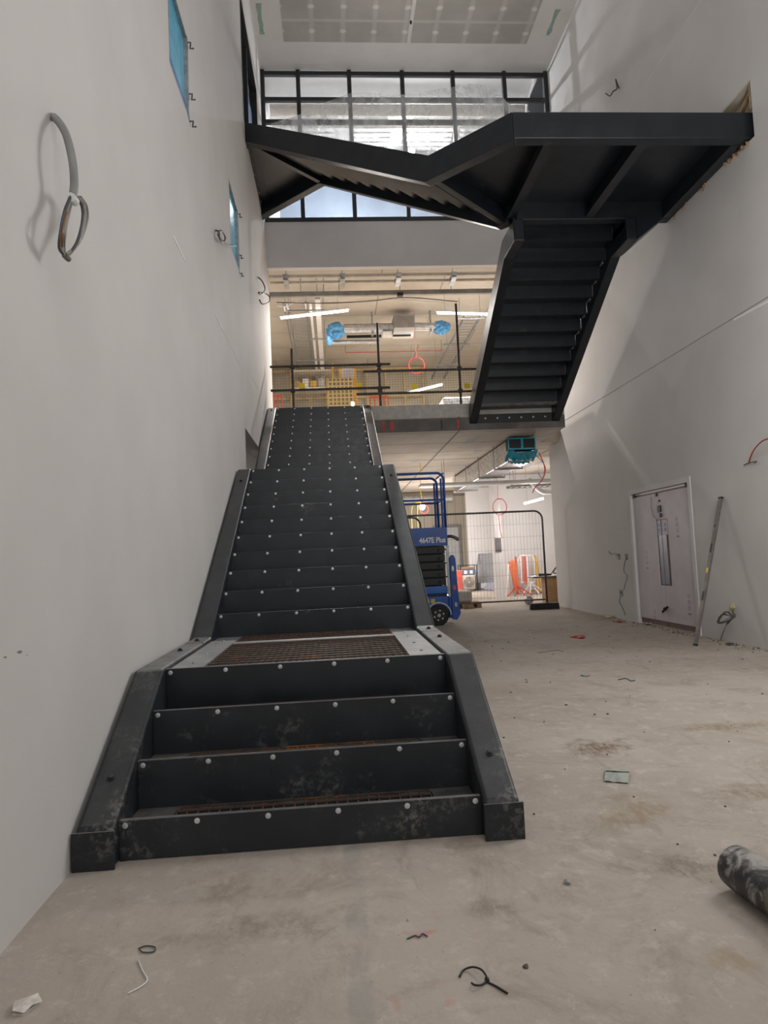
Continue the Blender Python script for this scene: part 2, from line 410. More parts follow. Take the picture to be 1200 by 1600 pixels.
def wall(name, axis, a0, a1, u0, u1, z0, z1, holes, material):
    """slab between a0..a1 on axis (x or y), spanning u0..u1 and z0..z1, with rectangular openings (ua,ub,za,zb)"""
    us = sorted({u0, u1, *[h[0] for h in holes], *[h[1] for h in holes]}); zs = sorted({z0, z1, *[h[2] for h in holes], *[h[3] for h in holes]})
    us = [u for u in us if u0 <= u <= u1]; zs = [z for z in zs if z0 <= z <= z1]
    solid = lambda i, j: 0 <= i < len(us)-1 and 0 <= j < len(zs)-1 and not any(h[0]-1e-6 <= us[i] and us[i+1] <= h[1]+1e-6 and h[2]-1e-6 <= zs[j] and zs[j+1] <= h[3]+1e-6 for h in holes)
    b = MB(); P = (lambda a, u, z: (a, u, z)) if axis == 'x' else (lambda a, u, z: (u, a, z))
    for i in range(len(us)-1):
        for j in range(len(zs)-1):
            if not solid(i, j): continue
            ua, ub, za, zb = us[i], us[i+1], zs[j], zs[j+1]
            for a in (a0, a1): b.add([P(a,ua,za), P(a,ub,za), P(a,ub,zb), P(a,ua,zb)], [(0,1,2,3)])
            if not solid(i-1, j): b.add([P(a0,ua,za), P(a1,ua,za), P(a1,ua,zb), P(a0,ua,zb)], [(0,1,2,3)])
            if not solid(i+1, j): b.add([P(a0,ub,za), P(a1,ub,za), P(a1,ub,zb), P(a0,ub,zb)], [(0,1,2,3)])
            if not solid(i, j-1): b.add([P(a0,ua,za), P(a1,ua,za), P(a1,ub,za), P(a0,ub,za)], [(0,1,2,3)])
            if not solid(i, j+1): b.add([P(a0,ua,zb), P(a1,ua,zb), P(a1,ub,zb), P(a0,ub,zb)], [(0,1,2,3)])
    me_v = {}; vs = []; fs = []
    for f in b.f:
        g = []
        for i in f:
            k = tuple(round(c, 5) for c in b.v[i])
            if k not in me_v: me_v[k] = len(vs); vs.append(k)
            g.append(me_v[k])
        fs.append(tuple(g))
    b2 = MB(); b2.add(vs, fs)
    return struct(b2.build(name, material, origin=(0, 0, 0)))

# ------------------------------------------------------------------ the building shell
XL, XR = -.97, 5.08
Z1, Z2 = 4.08, 8.16
CEIL = 11.42
struct(MB().box(-9, -6, -.2, 12, 32, 0).build('floor', 'screed', origin=(0, 0, 0)))
wl = wall('wall_left', 'x', XL-.18, XL, -6, 10.95, 0, CEIL+.3,
     [(2.18, 2.93, 5.24, 6.02), (5.38, 6.2, 5.22, 6.10), (6.24, 8.9, 1.2, 3.09), (7.24, 9.62, Z2, 10.28)], 'plaster')
wr = wall('wall_right', 'x', XR, XR+.18, -6, 12.02, 0, CEIL+.3,
     [(6.02, 7.93, -.1, 2.13), (4.03, 4.62, 5.80, 6.47)], 'plaster')
cl = struct(MB().box(XL-.2, -6, CEIL, XR+.2, 10.75, CEIL+.3).build('ceiling', 'ceiling_white', origin=(0, 0, 0)))
for x0, x1 in ((-.43, 2.0), (2.07, 4.42)):
    MB().box(x0, 6.0, CEIL-.004, x1, 9.83, CEIL+.01).build('plasterboard', 'plasterboard', cl)
for px, y0, y1 in ((-.86, 8.9, 9.65), (4.74, 8.95, 9.6)):
    b = MB(); n = 6
    pts = [(px+random.uniform(-.015,.015), y0+(y1-y0)*i/n) for i in range(n+1)] + [(px+.085+random.uniform(-.02,.02), y1-(y1-y0)*i/n) for i in range(n+1)]
    b.loft([(x, y, CEIL-.003) for x, y in pts], [(x, y, CEIL+.01) for x, y in pts]).build('filler_patch', 'filler_green', cl)
MB().cyl((2.02, 9.28, CEIL-.05), (2.02, 9.28, CEIL+.01), .02).build('fixing', 'black', cl)
# first-floor slab with its two-tone edge, second-floor slab, bulkhead
struct(MB().loft([(x, y, 3.57) for x, y in ((-9, 9.6), (4.64, 9.6), (4.64, 11.3), (12, 11.3), (12, 24.2), (-9, 24.2))], [(x, y, Z1) for x, y in ((-9, 9.6), (4.64, 9.6), (4.64, 11.3), (12, 11.3), (12, 24.2), (-9, 24.2))]).build('floor_slab', 'soffit', origin=(0, 0, 0)))
eb = MB().box(XL+.01, 9.592, 3.83, 4.64, 9.60, Z1).build('trim_1', 'concrete_block', origin=(0, 9.6, 3.83)); struct(eb)
eb2 = MB().box(XL+.01, 9.590, 3.57, 4.64, 9.60, 3.815).build('trim_2', 'slab_edge', origin=(0, 9.6, 3.57)); struct(eb2)
for px, w in ((612, .075), (716, .04), (599, .045), (690, .03)):
    p = at(px, 665, y=9.59)
    q = MB(); lean = .1 if px == 602 else 0
    q.loft([(p.x-w/2, 9.586, 3.60), (p.x+w/2, 9.586, 3.60), (p.x+w/2+lean, 9.586, 3.78), (p.x-w/2+lean, 9.586, 3.78)], [(p.x-w/2, 9.59, 3.60), (p.x+w/2, 9.59, 3.60), (p.x+w/2+lean, 9.59, 3.78), (p.x-w/2+lean, 9.59, 3.78)])
    q.build('red_paint_mark', 'red' if px != 690 else 'black', eb2)
struct(MB().box(-9, 10.75, 7.52, 12, 24.2, Z2).build('ceiling_first_storey', 'soffit_upper', origin=(0, 0, 0)))
struct(MB().box(XL, 10.6, 7.2, XR, 10.75, Z2+.01).build('wall_bulkhead', 'bulkhead', origin=(0, 10.6, 7.2)))
# first-floor end wall and sides
struct(MB().box(-9, 19.5, Z1, 12, 19.65, 7.52).build('wall_first_storey_end', 'cream', origin=(0, 19.5, Z1)))
struct(MB().box(XL-5, 10.96, Z1, XL-4.85, 19.5, 7.52).build('wall_first_storey_side', 'cream', origin=(-6, 12, Z1)))
struct(MB().box(XR+.2, 12.03, Z1, XR+.35, 19.5, 7.52).build('wall_first_storey_flank', 'plaster_white', origin=(XR, 12, Z1)))
# ground floor beyond the slab edge
struct(MB().box(-9, 24, 0, 5.9, 24.15, 3.57).build('wall_ground_end', 'seam_panels', origin=(0, 24, 0)))
struct(MB().box(4.515, 15.4, 0, 4.72, 15.75, 3.57).build('column', 'plaster_white', origin=(4.6, 15.4, 0)))
struct(MB().box(at(735, 918, y=21).x, 21, 0, 6.6, 21.15, 3.57).build('wall_ground_spine', 'plaster_soft', origin=(5.5, 21, 0)))
struct(MB().box(5.02, 17.3, 0, 12, 17.45, 3.57).build('wall_ground_far', 'plaster_soft', origin=(8, 17.3, 0)))
struct(MB().box(-6, 10.95, 0, XL-.02, 11.1, 3.57).build('wall_ground_return', 'plaster_white', origin=(-3, 11, 0)))
struct(MB().box(XR+.18, 11.85, 0, 12, 12.02, 3.57).build('wall_ground_flank', 'plaster_white', origin=(8, 12.5, 0)))
# lining behind the openings of the side walls
struct(MB().box(XL-1.9, 5.2, 0, XL-1.75, 10.3, 3.6).build('wall_side_room', 'plaster', origin=(-2.8, 7, 0)))
struct(MB().box(XL-1.9, 8.9, 0, XL-.18, 9.05, 3.6).build('wall_side_room_end', 'plaster', origin=(-2, 9, 0)))
struct(MB().box(XL-1.9, 5.2, 3.4, XL-.18, 9.05, 3.6).build('ceiling_side_room', 'plaster', origin=(-2, 7, 3.4)))
# second-floor corridor behind the glazed screen
struct(MB().box(-3, 15.5, Z2, 8, 15.65, 12.0).build('wall_corridor', 'room_blue_white', origin=(0, 15.5, Z2)))
struct(MB().box(-3, 10.76, 11.9, 8, 15.5, 12.1).build('ceiling_corridor', 'back_white', origin=(0, 12, 11.4)))
struct(MB().box(XL-.2, 10.75, Z2, XL, 15.5, 11.9).build('wall_corridor_side', 'plaster_white', origin=(-1, 12, Z2)))
struct(MB().box(XR, 10.75, Z2, XR+.2, 15.5, 11.9).build('wall_corridor_flank', 'plaster_white', origin=(5.1, 12, Z2)))
# joint beads in the side walls
for i, (x0, x1, y0, y1, z) in enumerate(((XR-.004, XR, -2, 12.0, 3.94), (XR-.002, XR, -2, 10.6, 8.12), (XL, XL+.0015, 4.0, 10.9, 3.86)), 3):
    struct(MB().box(x0, y0, z-.004, x1, y1, z+.004).build('trim_%d' % i, 'grey_steel' if i == 3 else 'plaster_white'))

for (a, b_) in (((271, 369), (289, 407)), ((337, 492), (348, 516)), ((396, 590), (403, 606))):
    p, q = at(*a, x=XL+.002), at(*b_, x=XL+.002); MB().bar(p, q, .004, .02, up=(0, 0, 1)).build('joint_tape', 'back_white', wl)
for px, py, r_ in ((8, 1027, .012), (30, 1019, .016), (42, 1024, .006)):
    p = at(px, py, x=XL); MB().blob(p, r_, .6, (.08, 1.3, .35)).build('scuff', 'cable_grey', wl)
p, q = at(1200, 471, x=XR-.004), at(1146, 500, x=XR-.004); MB().bar(p, q, .004, .03, up=(0, 0, 1)).build('joint_tape', 'back_white', wr)
# blue-filmed openings high in the side wall
for k, (ya, yb, za, zb) in enumerate(((2.18, 2.93, 5.24, 6.02), (5.38, 6.2, 5.22, 6.10)), 1):
    w = struct(MB().box(XL-.045, ya, za, XL-.03, yb, zb).build('window_%d' % k, 'blue_film'))
    b = MB(); t = .018
    b.box(XL-.17, ya, za, XL+.002, ya+t, zb).box(XL-.17, yb-.04, za, XL+.006, yb, zb).box(XL-.17, ya+t, za, XL+.002, yb-t, za+t).box(XL-.17, ya+t, zb-t, XL+.002, yb-t, zb)
    b.build('window_frame', 'galv', w)
    b = MB()
    for y, z in ((yb, za), (yb-.02, zb-.05), (yb-.01, za+.25)):
        b.tube([(XL, y, z), (XL+.03, y+.02, z+.015), (XL+.02, y+.05, z-.02), (XL+.05, y+.06, z-.01)], .008, 6)
    b.build('torn_film', 'cable_dark', w)
    if k == 1: MB().box(XL-.03, ya+.02, za+.13, XL-.026, yb-.02, za+.17).build('tape', 'sticker_blue', w)

# dark framed opening onto the top landing
d = struct(MB().box(XL-.17, 7.24, Z2, XL-.12, 9.62, 10.28).build('door_2', 'frame_dark'))
b = MB(); b.box(XL-.17, 7.24, Z2, XL+.004, 7.31, 10.28).box(XL-.17, 9.55, Z2, XL+.004, 9.62, 10.28).box(XL-.17, 7.31, 10.2, XL+.004, 9.55, 10.28).box(XL-.16, 8.4, Z2, XL-.04, 8.46, 10.2)
b.build('door_frame', 'frame_dark', d)
MB().box(XL-.11, 8.5, Z2+.02, XL-.09, 9.5, 9.72).build('protective_film', 'sticker_blue', d)

# ------------------------------------------------------------------ glazed screen of the top corridor
win = thing('glazed_screen', '', '', (2, 10.6, Z2)); del win['label']; del win['category']; win.name = 'window_3'; ORG['window_3'] = ORG.get('window_3', Vector((2, 10.6, Z2)))
struct(win)
mx = [-.93, -.2, .86, 1.97, 3.04, 4.14, 5.03]; tz = [Z2+.04, 10.29, 10.77, 11.33]
YG = 10.62
for x in mx: MB().box(x-.042, YG-.05, Z2, x+.042, YG+.05, CEIL-.02).build('mullion', 'frame_dark', win, bevel=.004)
for z in tz:
    for i in range(len(mx)-1):
        MB().box(mx[i]+.042, YG-.04, z-.04, mx[i+1]-.042, YG+.04, z+.04).build('transom', 'frame_dark', win)
for i in range(len(mx)-1):
    for j in range(len(tz)-1):
        MB().box(mx[i]+.042, YG-.005, tz[j]+.04, mx[i+1]-.042, YG+.005, tz[j+1]-.04).build('glass', 'pane', win)

# loose polythene draped over the screen
def polythene():
    top = [at(*p, y=10.5) for p in ((425,197),(470,181),(515,165),(545,150),(600,152),(650,150),(705,141),(740,137),(770,143),(795,165),(822,180))]
    cols = 66; rows = 14; b = MB(); vs = []
    for i in range(cols+1):
        u = i/cols*(len(top)-1); k = min(int(u), len(top)-2); fr = u-k
        p = top[k].lerp(top[k+1], fr); bot = 8.9 + .12*math.sin(i*.9)
        for j in range(rows+1):
            v = j/rows
            fold = .05*math.sin(i*.62 + v*2.1) + .04*math.sin(i*.27+v*4) + .025*math.sin(v*7+i*.23)
            vs.append((p.x + .05*math.sin(v*4+i*.4), 10.40 + fold*(.4+v), p.z + (bot-p.z)*v + .02*math.sin(i*.6)*(1-v)))
    fs = [(i*(rows+1)+j, (i+1)*(rows+1)+j, (i+1)*(rows+1)+j+1, i*(rows+1)+j+1) for i in range(cols) for j in range(rows)]
    b.add(vs, fs)
    tag(b.build('polythene_sheet', 'film', smooth=True), 'loose clear polythene sheet draped in folds over the dark glazed screen', 'plastic sheet')
polythene()

# what stands in the corridor behind the glass
for k, (z, r, y, m) in enumerate(((11.55, .13, 12.1, 'pale_pipe'), (11.60, .07, 12.75, 'white_metal'))):
    tag(MB().cyl((-.9, y, z), (5.0, y, z), r, 16).build('pipe', m, smooth='auto'), ('thick beige lagged pipe under the corridor ceiling behind the glazed screen', 'thinner white pipe beside the lagged pipe behind the glazed screen')[k], 'pipe')
for k, x in enumerate((-.6, .95, 2.35, 3.7)):
    t = thing('ceiling_louvre', ('slatted white ceiling louvre behind the glazed screen, nearest the dark doorway', 'slatted white ceiling louvre behind the glazed screen, second from the dark doorway', 'slatted white ceiling louvre behind the glazed screen, third from the dark doorway', 'slatted white ceiling louvre behind the glazed screen, nearest the wall with the landing')[k], 'louvre', (x+.5, 13.6, 11.7), 'corridor ceiling louvres')
    for j in range(10): MB().box(x, 13.0+j*.2, 11.70, x+1.15, 13.12+j*.2, 11.72).build('slat', 'louvre', t)
    for xx in (x+.1, x+1.0): MB().box(xx, 13.0, 11.72, xx+.04, 14.95, 11.9).build('carrier', 'grey_steel', t)
fl = at(643, 236, y=13.4)
t = thing('floodlight', 'small lit floodlight behind the glazed screen above the bend of the upper stair', 'lamp', (fl.x, 13.45, fl.z))
MB().box(fl.x-.09, 13.42, fl.z-.06, fl.x+.09, 13.50, fl.z+.06).build('housing', 'black', t)
MB().box(fl.x-.075, 13.405, fl.z-.05, fl.x+.075, 13.419, fl.z+.05).build('lens', 'flood_light', t)
MB().cyl((fl.x, 13.46, fl.z+.06), (fl.x, 13.46, 11.9), .015).build('stem', 'black', t)

# ------------------------------------------------------------------ lower staircase
G, H = .29044, .17
def nose(k):
    if k < 4: return G*k, H*(k+1)
    if k < 14: return 2.609+G*(k-4), H*(k+1)
    return 7.178+G*(k-15), H*(k+1)
st = thing('staircase', 'dark grey steel staircase with studded risers climbing beside the white wall from the floor', 'staircase', (0, 0, 0))
A_IN, B_OUT = .79, .95
ANG = math.atan2(H, G); DEP = .30
def stringer_poly(top, dep=DEP):
    """outline in (s, z) of a cranked box section whose top runs along the points"""
    bot = []
    for i, (s, z) in enumerate(top):
        ds = []
        if i > 0: ds.append(Vector((s-top[i-1][0], z-top[i-1][1])).normalized())
        if i < len(top)-1: ds.append(Vector((top[i+1][0]-s, top[i+1][1]-z)).normalized())
        n = [Vector((d.y, -d.x)) for d in ds]
        if len(n) == 1: bot.append((s, z-dep/max(.2, -n[0].y)) if True else None)
        else:
            m = (n[0]+n[1]).normalized(); q = m*(dep/m.dot(n[0])); bot.append((s+q.x, z+q.y))
    return top, bot
secs = []
t1, b1 = stringer_poly([(.83-(.69-.165)/math.tan(ANG), .165), (.83, .69), (2.035, .69)])
zslope = lambda y: b1[1][1] + (y-b1[1][0])*math.tan(ANG)
y_at0 = b1[1][0] - b1[1][1]/math.tan(ANG)
secs.append([(t1[0][0], 0), t1[0], t1[1], t1[2], b1[2], b1[1], (y_at0, 0)])
t2, b2 = stringer_poly([(2.047, .69), (2.335, .69), (2.335+(2.39-.69)/math.tan(ANG), 2.39), (6.0, 2.39)])
secs.append(t2 + b2[::-1])
t3, b3 = stringer_poly([(6.012, 2.39), (6.61, 2.39), (6.61+(4.09-2.39)/math.tan(ANG), 4.09)])
secs.append([t3[0], t3[1], t3[2], (9.585, 4.09), (9.585, 4.09-.34), b3[2], b3[1], b3[0]])
secs[2] = [(y, z) for y, z in secs[2] if not (y > 9.6)]
for s in (-1, 1):
    xa, xb = s*A_IN, s*B_OUT
    for i, p in enumerate(secs):
        MB().loft([(xa, y, z) for y, z in p], [(xb, y, z) for y, z in p]).build('stringer', 'steel_worn' if i == 0 else 'steel', st, bevel=.022, seg=3)
    # welded toe plate at the foot, splice plates at the site joint
    MB().box(s*(A_IN-.004), t1[0][0]-.012, 0, s*(B_OUT+.012), t1[0][0]-.001, .158).build('toe_plate', 'steel_worn', st, bevel=.002)
    MB().box(s*(A_IN+.015), 2.034, .42, s*(B_OUT-.015), 2.048, .675).build('splice_plate', 'black', st)
    MB().box(s*(A_IN-.03), .002, 0, s*A_IN, .05, .16).build('cleat', 'steel_worn', st)
    # dark cap bolts on the stringers
    top_z = lambda y: .69 - max(0, (.83-y))*math.tan(ANG) if y < 2.34 else .69+(y-2.335)*math.tan(ANG) if y < 6 else 2.39+(y-6.61)*math.tan(ANG)
    for y in (.17, 1.62, 2.18, 4.93, 9.40):
        z = min(top_z(y), 4.09)
        tilt = 0 if .83 < y < 2.335 else ANG
        nrm = Vector((0, -math.sin(tilt), math.cos(tilt)))
        c = Vector((s*.875, y, z))
        b = MB(); b.tube([c-nrm*.004, c+nrm*.006, c+nrm*.006, c+nrm*.014, c+nrm*.017], [.018, .018, .012, .012, .009], 12)
        b.build('cap_bolt', 'steel' if y == .17 else 'black', st, smooth='auto')
n_stud = 0; rest = MB()
def stud(b, x, y, z): b.tube([(x, y+.002, z), (x, y-.0025, z), (x, y-.004, z)], [.0125, .0125, .008], 12)
for k in range(24):
    y, z = nose(k)
    zb = 0.004 if k == 0 else nose(k-1)[1]-.06
    r = MB().box(-A_IN+.001, y, zb, A_IN-.001, y+.006, z).box(-A_IN+.001, y+.006, z-.004, A_IN-.001, y+.03, z)
    r = r.build('riser', 'steel_worn' if k < 3 else 'steel', st, bevel=.0015)
    if k != 14:
        for j in range(6):
            x = -.7637 + j*.30546
            if n_stud < 100:
                b = MB(); stud(b, x, y, z-.021); b.build('stud', 'stud', r, smooth='auto'); n_stud += 1
            else: stud(rest, x, y, z-.021)
    # pan behind each nosing
    ye = nose(k+1)[0] if k < 23 else 9.58
    w = .60
    if k in (3, 13):
        pan = MB().box(-A_IN+.001, y+.03, z-.047, A_IN-.001, ye, z-.043).build('tread_pan', 'black', st)
        if k == 3:
            for sx in (-1, 1):
                MB().box(sx*.60, y+.032, z-.043, sx*(A_IN-.002), 2.30, z-.012).build('edge_plate', 'landing_plate', pan)
                for yy in (1.15, 1.55, 1.95, 2.24):
                    MB().blob((sx*.69, yy, z-.010), .011, .1, (1,1,.7)).build('dome_bolt', 'galv', pan, smooth=True)
            MB().box(-.598, 2.06, z-.043, .598, 2.155, z-.010).build('joint_strip', 'landing_plate', pan)
            MB().box(-A_IN+.002, 2.30, z-.043, -.60, ye, z-.02).build('edge_plate', 'landing_plate', pan); MB().box(.60, 2.30, z-.043, A_IN-.002, ye, z-.02).build('edge_plate', 'landing_plate', pan)
            g1 = MB()
            for y0, y1 in ((y+.035, 2.05), (2.165, ye-.01)):
                n = max(2, int((y1-y0)/.1))
                for i in range(n+1): yy = y0+(y1-y0)*i/n; g1.bar((-.597, yy, z-.020), (.597, yy, z-.020), .010, .008)
                for i in range(31): xx = -.597+1.194*i/30; g1.bar((xx, y0, z-.027), (xx, y1, z-.027), .007, .006)
            g1.build('mesh_infill', 'rust', pan)
        else:
            MB().box(-A_IN+.002, y+.03, z-.043, A_IN-.002, ye, z-.03).build('edge_plate', 'steel_dusty', pan)
    else:
        pan = MB().box(-A_IN+.001, y+.03, z-.065, A_IN-.001, ye, z-.058).build('tread_pan', 'black', st)
        if k < 8:
            for sx in (-1, 1):
                MB().box(sx*.60, y+.032, z-.058, sx*(A_IN-.002), ye-.002, z-.050).build('edge_plate', 'steel_dusty', pan)
            MB().box(-.60, ye-.035, z-.058, .60, ye-.002, z-.050).build('edge_plate', 'steel_dusty', pan)
            g1 = MB(); y0, y1 = y+.036, ye-.035
            for i in range(5): yy = y0+(y1-y0)*i/4; g1.bar((-.59, yy, z-.044), (.59, yy, z-.044), .006, .006)
            for i in range(25): xx = -.59+1.18*i/24; g1.bar((xx, y0, z-.050), (xx, y1, z-.050), .006, .006)
            g1.build('mesh_infill', 'rust', pan)
ro = rest.build('stud', 'stud', st, smooth='auto'); ro['kind'] = 'stuff'

# ------------------------------------------------------------------ upper staircase (two flights and a folded landing)
S2 = math.sqrt(.5)
def nt_xy(n, t): return ((n-t)*S2, (n+t)*S2)
up = thing('staircase', 'dark grey steel staircase crossing overhead between the two side walls with its landing', 'staircase', (3.7, 6, Z1))
T0 = 2.42; SL = H/G
te = T0 + (8.17-6.13)/SL
ta, ba = stringer_poly([(1.24, 6.13), (T0, 6.13), (te, 8.17), (te+.3, 8.17)], .31)
def skew(n, pts, wall_ends=True):
    lim = n - XL/S2 - .003
    return [(*nt_xy(n, min(t, lim)), z) for t, z in pts]
def diag_stringer(n0, n1, t_start0, t_start1, far0, far1):
    top = lambda ts, fe: [(ts, 6.13), (T0, 6.13), (te, 8.17), (fe, 8.17)]
    A = stringer_poly(top(t_start0, far0), .31); B = stringer_poly(top(t_start1, far1), .31)
    return MB().loft(skew(n0, A[0]+A[1][::-1]), skew(n1, B[0]+B[1][::-1]))
# front stringer meets the landing's front beam at its corner (2.335, 4.1)
tc = (4.1-2.335)*S2
c0 = 4.55; c1 = 4.70
t_c0 = c0 - 2*0 if False else None
# point of the front line y=4.1 on n=4.55 and of y=4.25 on n=4.70
s0 = 4.1/S2 - 4.55; s1 = 4.25/S2 - 4.70
diag_stringer(4.55, 4.70, s0, s1, 9, 9).build('stringer', 'steel', up, bevel=.015, seg=3)
diag_stringer(6.20, 6.35, 2.30, 2.30, 9, 9).build('stringer', 'steel', up, bevel=.015, seg=3)
x0a, x0b = nt_xy(4.55, s0)[0], nt_xy(4.70, s1)[0]
poly = lambda z: [(x0a, 4.1, z), (5.22, 4.1, z), (5.22, 4.25, z), (x0b, 4.25, z)]
MB().loft(poly(5.82), poly(6.13)).build('landing_beam', 'steel', up, bevel=.015, seg=3)
xr = nt_xy(6.35, 2.30)
MB().box(xr[0]-.0, 5.95, 5.82, XR-.002, 6.10, 6.13).build('landing_beam', 'steel', up, bevel=.012, seg=3)
MB().box(XR-.14, 4.26, 5.82, XR-.002, 5.945, 6.13).build('landing_beam', 'steel', up, bevel=.012, seg=3)
for x in (2.79, 3.89):
    MB().box(x-.008, 4.255, 5.86, x+.008, 5.945, 6.05).box(x-.06, 4.255, 5.845, x+.06, 5.945, 5.86).build('joist', 'steel', up)
def cross_bar(t0, t1, n0, n1, z0, z1, name):
    q = [nt_xy(n0, t0), nt_xy(n1, t0), nt_xy(n1, t1), nt_xy(n0, t1)]
    return MB().loft([(x, y, z0) for x, y in q], [(x, y, z1) for x, y in q]).build(name, 'steel', up, bevel=.004)
cross_bar(2.36, 2.44, 4.705, 6.195, 5.83, 6.05, 'joist')
cross_bar(te+.03, te+.11, 4.705, 6.195, 7.87, 8.1, 'joist')
q = [(x0b+.02, 4.22), (XR-.05, 4.22), (XR-.05, 6.0), (xr[0]+.05, 6.0), nt_xy(6.22, 2.62), nt_xy(4.68, 2.62)]
MB().loft([(x, y, 6.06) for x, y in q], [(x, y, 6.085) for x, y in q]).build('landing_deck', 'steel', up)
q = [nt_xy(4.68, te), nt_xy(6.22, te), (XL+.01, (6.22*2*S2) - (XL+.01)), (XL+.01, (4.68*2*S2) - (XL+.01))]
q = [nt_xy(4.68, te), nt_xy(6.22, te), nt_xy(6.22, 6.22-(XL+.01)/S2), nt_xy(4.68, 4.68-(XL+.01)/S2)]
MB().loft([(x, y, 8.09) for x, y in q], [(x, y, 8.115) for x, y in q]).build('landing_deck', 'steel', up)
ya, yb = 4.72/S2 - XL, 6.18/S2 - XL
MB().box(XL+.002, ya, 7.98, XL+.014, yb, 8.085).box(XL+.014, ya+.14, 8.075, XL+.15, yb-.14, 8.085).build('wall_ledger', 'steel', up)
b = MB()
for i in range(7): b.tube([(XL+.014, ya+.1+i*.3, 8.03), (XL+.026, ya+.1+i*.3, 8.03)], .016, 8)
b.build('ledger_bolt', 'galv', up)
# folded plates of the diagonal flight
for k in range(12):
    t = T0+.29+G*k; z = 6.12+H*k
    def plate(ta_, tb_, za_, zb_):
        q = [nt_xy(4.702, ta_), nt_xy(6.198, ta_), nt_xy(6.198, tb_), nt_xy(4.702, tb_)]
        return [(x, y, za_) for x, y in q], [(x, y, zb_) for x, y in q]
    b = MB(); b.loft(*plate(t, t+.008, z-.05, z+H)); b.build('riser', 'steel', up)
    if k < 11:
        b = MB(); b.loft(*plate(t+.008, t+G, z+H-.05, z+H-.042)); b.build('tread_pan', 'steel', up)
# second flight, from the slab edge back up to the landing
YB0 = 9.27; XA, XB = 2.80, 4.54
yk = lambda k: YB0 - G*k
bz = lambda y: 5.124+SL*(7.127-y)
tz_ = lambda y: bz(y)+DEP/math.cos(ANG)
y2 = 7.127-(5.50-5.124)/SL
for xa, xb, ye in ((XA, XA+.15, 5.90), (XB-.15, XB, 5.90)):
    pol = [(9.585, tz_(9.585)), (7.127-(5.81-5.124-DEP/math.cos(ANG))/SL, 5.81), (ye, 5.81), (ye, 5.50), (y2, 5.50), (9.585, bz(9.585))]
    MB().loft([(xa, y, z) for y, z in pol], [(xb, y, z) for y, z in pol]).build('stringer', 'steel', up, bevel=.015, seg=3)
MB().loft([(XB, 5.9, 5.5), (XB, 6.43, 5.5), (XB, 6.43, 5.81), (XB, 5.9, 5.81)], [(XR-.15, 5.9, 5.795), (XR-.15, 6.08, 5.795), (XR-.15, 6.08, 5.815), (XR-.15, 5.9, 5.815)]).build('gusset', 'steel', up)
for k in range(12):
    y, z = yk(k), 4.25+H*k
    if k == 0:
        zb = 4.0
    else: zb = z-H-.05
    r = MB().box(XA+.152, y-.008, zb, XB-.152, y, z).build('riser', 'steel', up)
    if k < 11: MB().box(XA+.152, yk(k+1), z-.05, XB-.152, y-.008, z-.042).box(XA+.152, yk(k+1)-.004, z-.075, XB-.152, yk(k+1)+.02, z-.05).build('tread_pan', 'steel', up)
    if 0 < k < 11:
        b = MB().box(XB-.165, y-.20, z-.085, XB-.152, y-.09, z-.052); b.build('cleat', 'galv' if 2 < k < 9 else 'steel', up)
for xa, xb in ((XA+.13, XA+.15), (XB-.15, XB-.13)): MB().box(xa, 5.96, 5.70, xb, 6.95, 6.02).build('packer_plate', 'steel', up)
MB().box(XA+.152, 9.565, 3.70, XB-.152, 9.585, 3.86).build('end_plate', 'black', up); MB().box(XA+.152, 9.30, 3.95, XB-.152, 9.585, 3.99).build('end_plate', 'steel_dusty', up)
b = MB()
for i in range(6): b.tube([(XA+.3+i*.23, 9.565, 3.78), (XA+.3+i*.23, 9.55, 3.78)], .018, 8)
b.build('end_plate_bolt', 'galv', up)
# timber-lined hole in the wall where the landing beam enters
h = struct(MB().box(XR+.15, 4.03, 5.80, XR+.17, 4.62, 6.47).build('trim_6', 'cream'))
MB().box(XR+.002, 4.60, 5.80, XR+.15, 4.618, 6.47).box(XR+.002, 4.05, 6.452, XR+.15, 4.60, 6.468).build('reveal_lining', 'cream', h)
MB().box(XR+.01, 4.05, 6.15, XR+.14, 4.09, 6.46).build('timber_stud', 'timber', h); MB().bar((XR+.08, 4.58, 6.17), (XR+.08, 4.1, 6.42), .05, .05).build('timber_brace', 'timber', h)
b = MB()
for i in range(7): b.blob((XR-.005, 5.0+random.uniform(0, .9), 5.80+random.uniform(-.02, .02)), .02, .5)
for i in range(6): b.blob((XR-.005, 4.15+i*.09, 5.80+random.uniform(-.02, .02)), .03, .4)
b.build('foam_seal', 'timber', h)

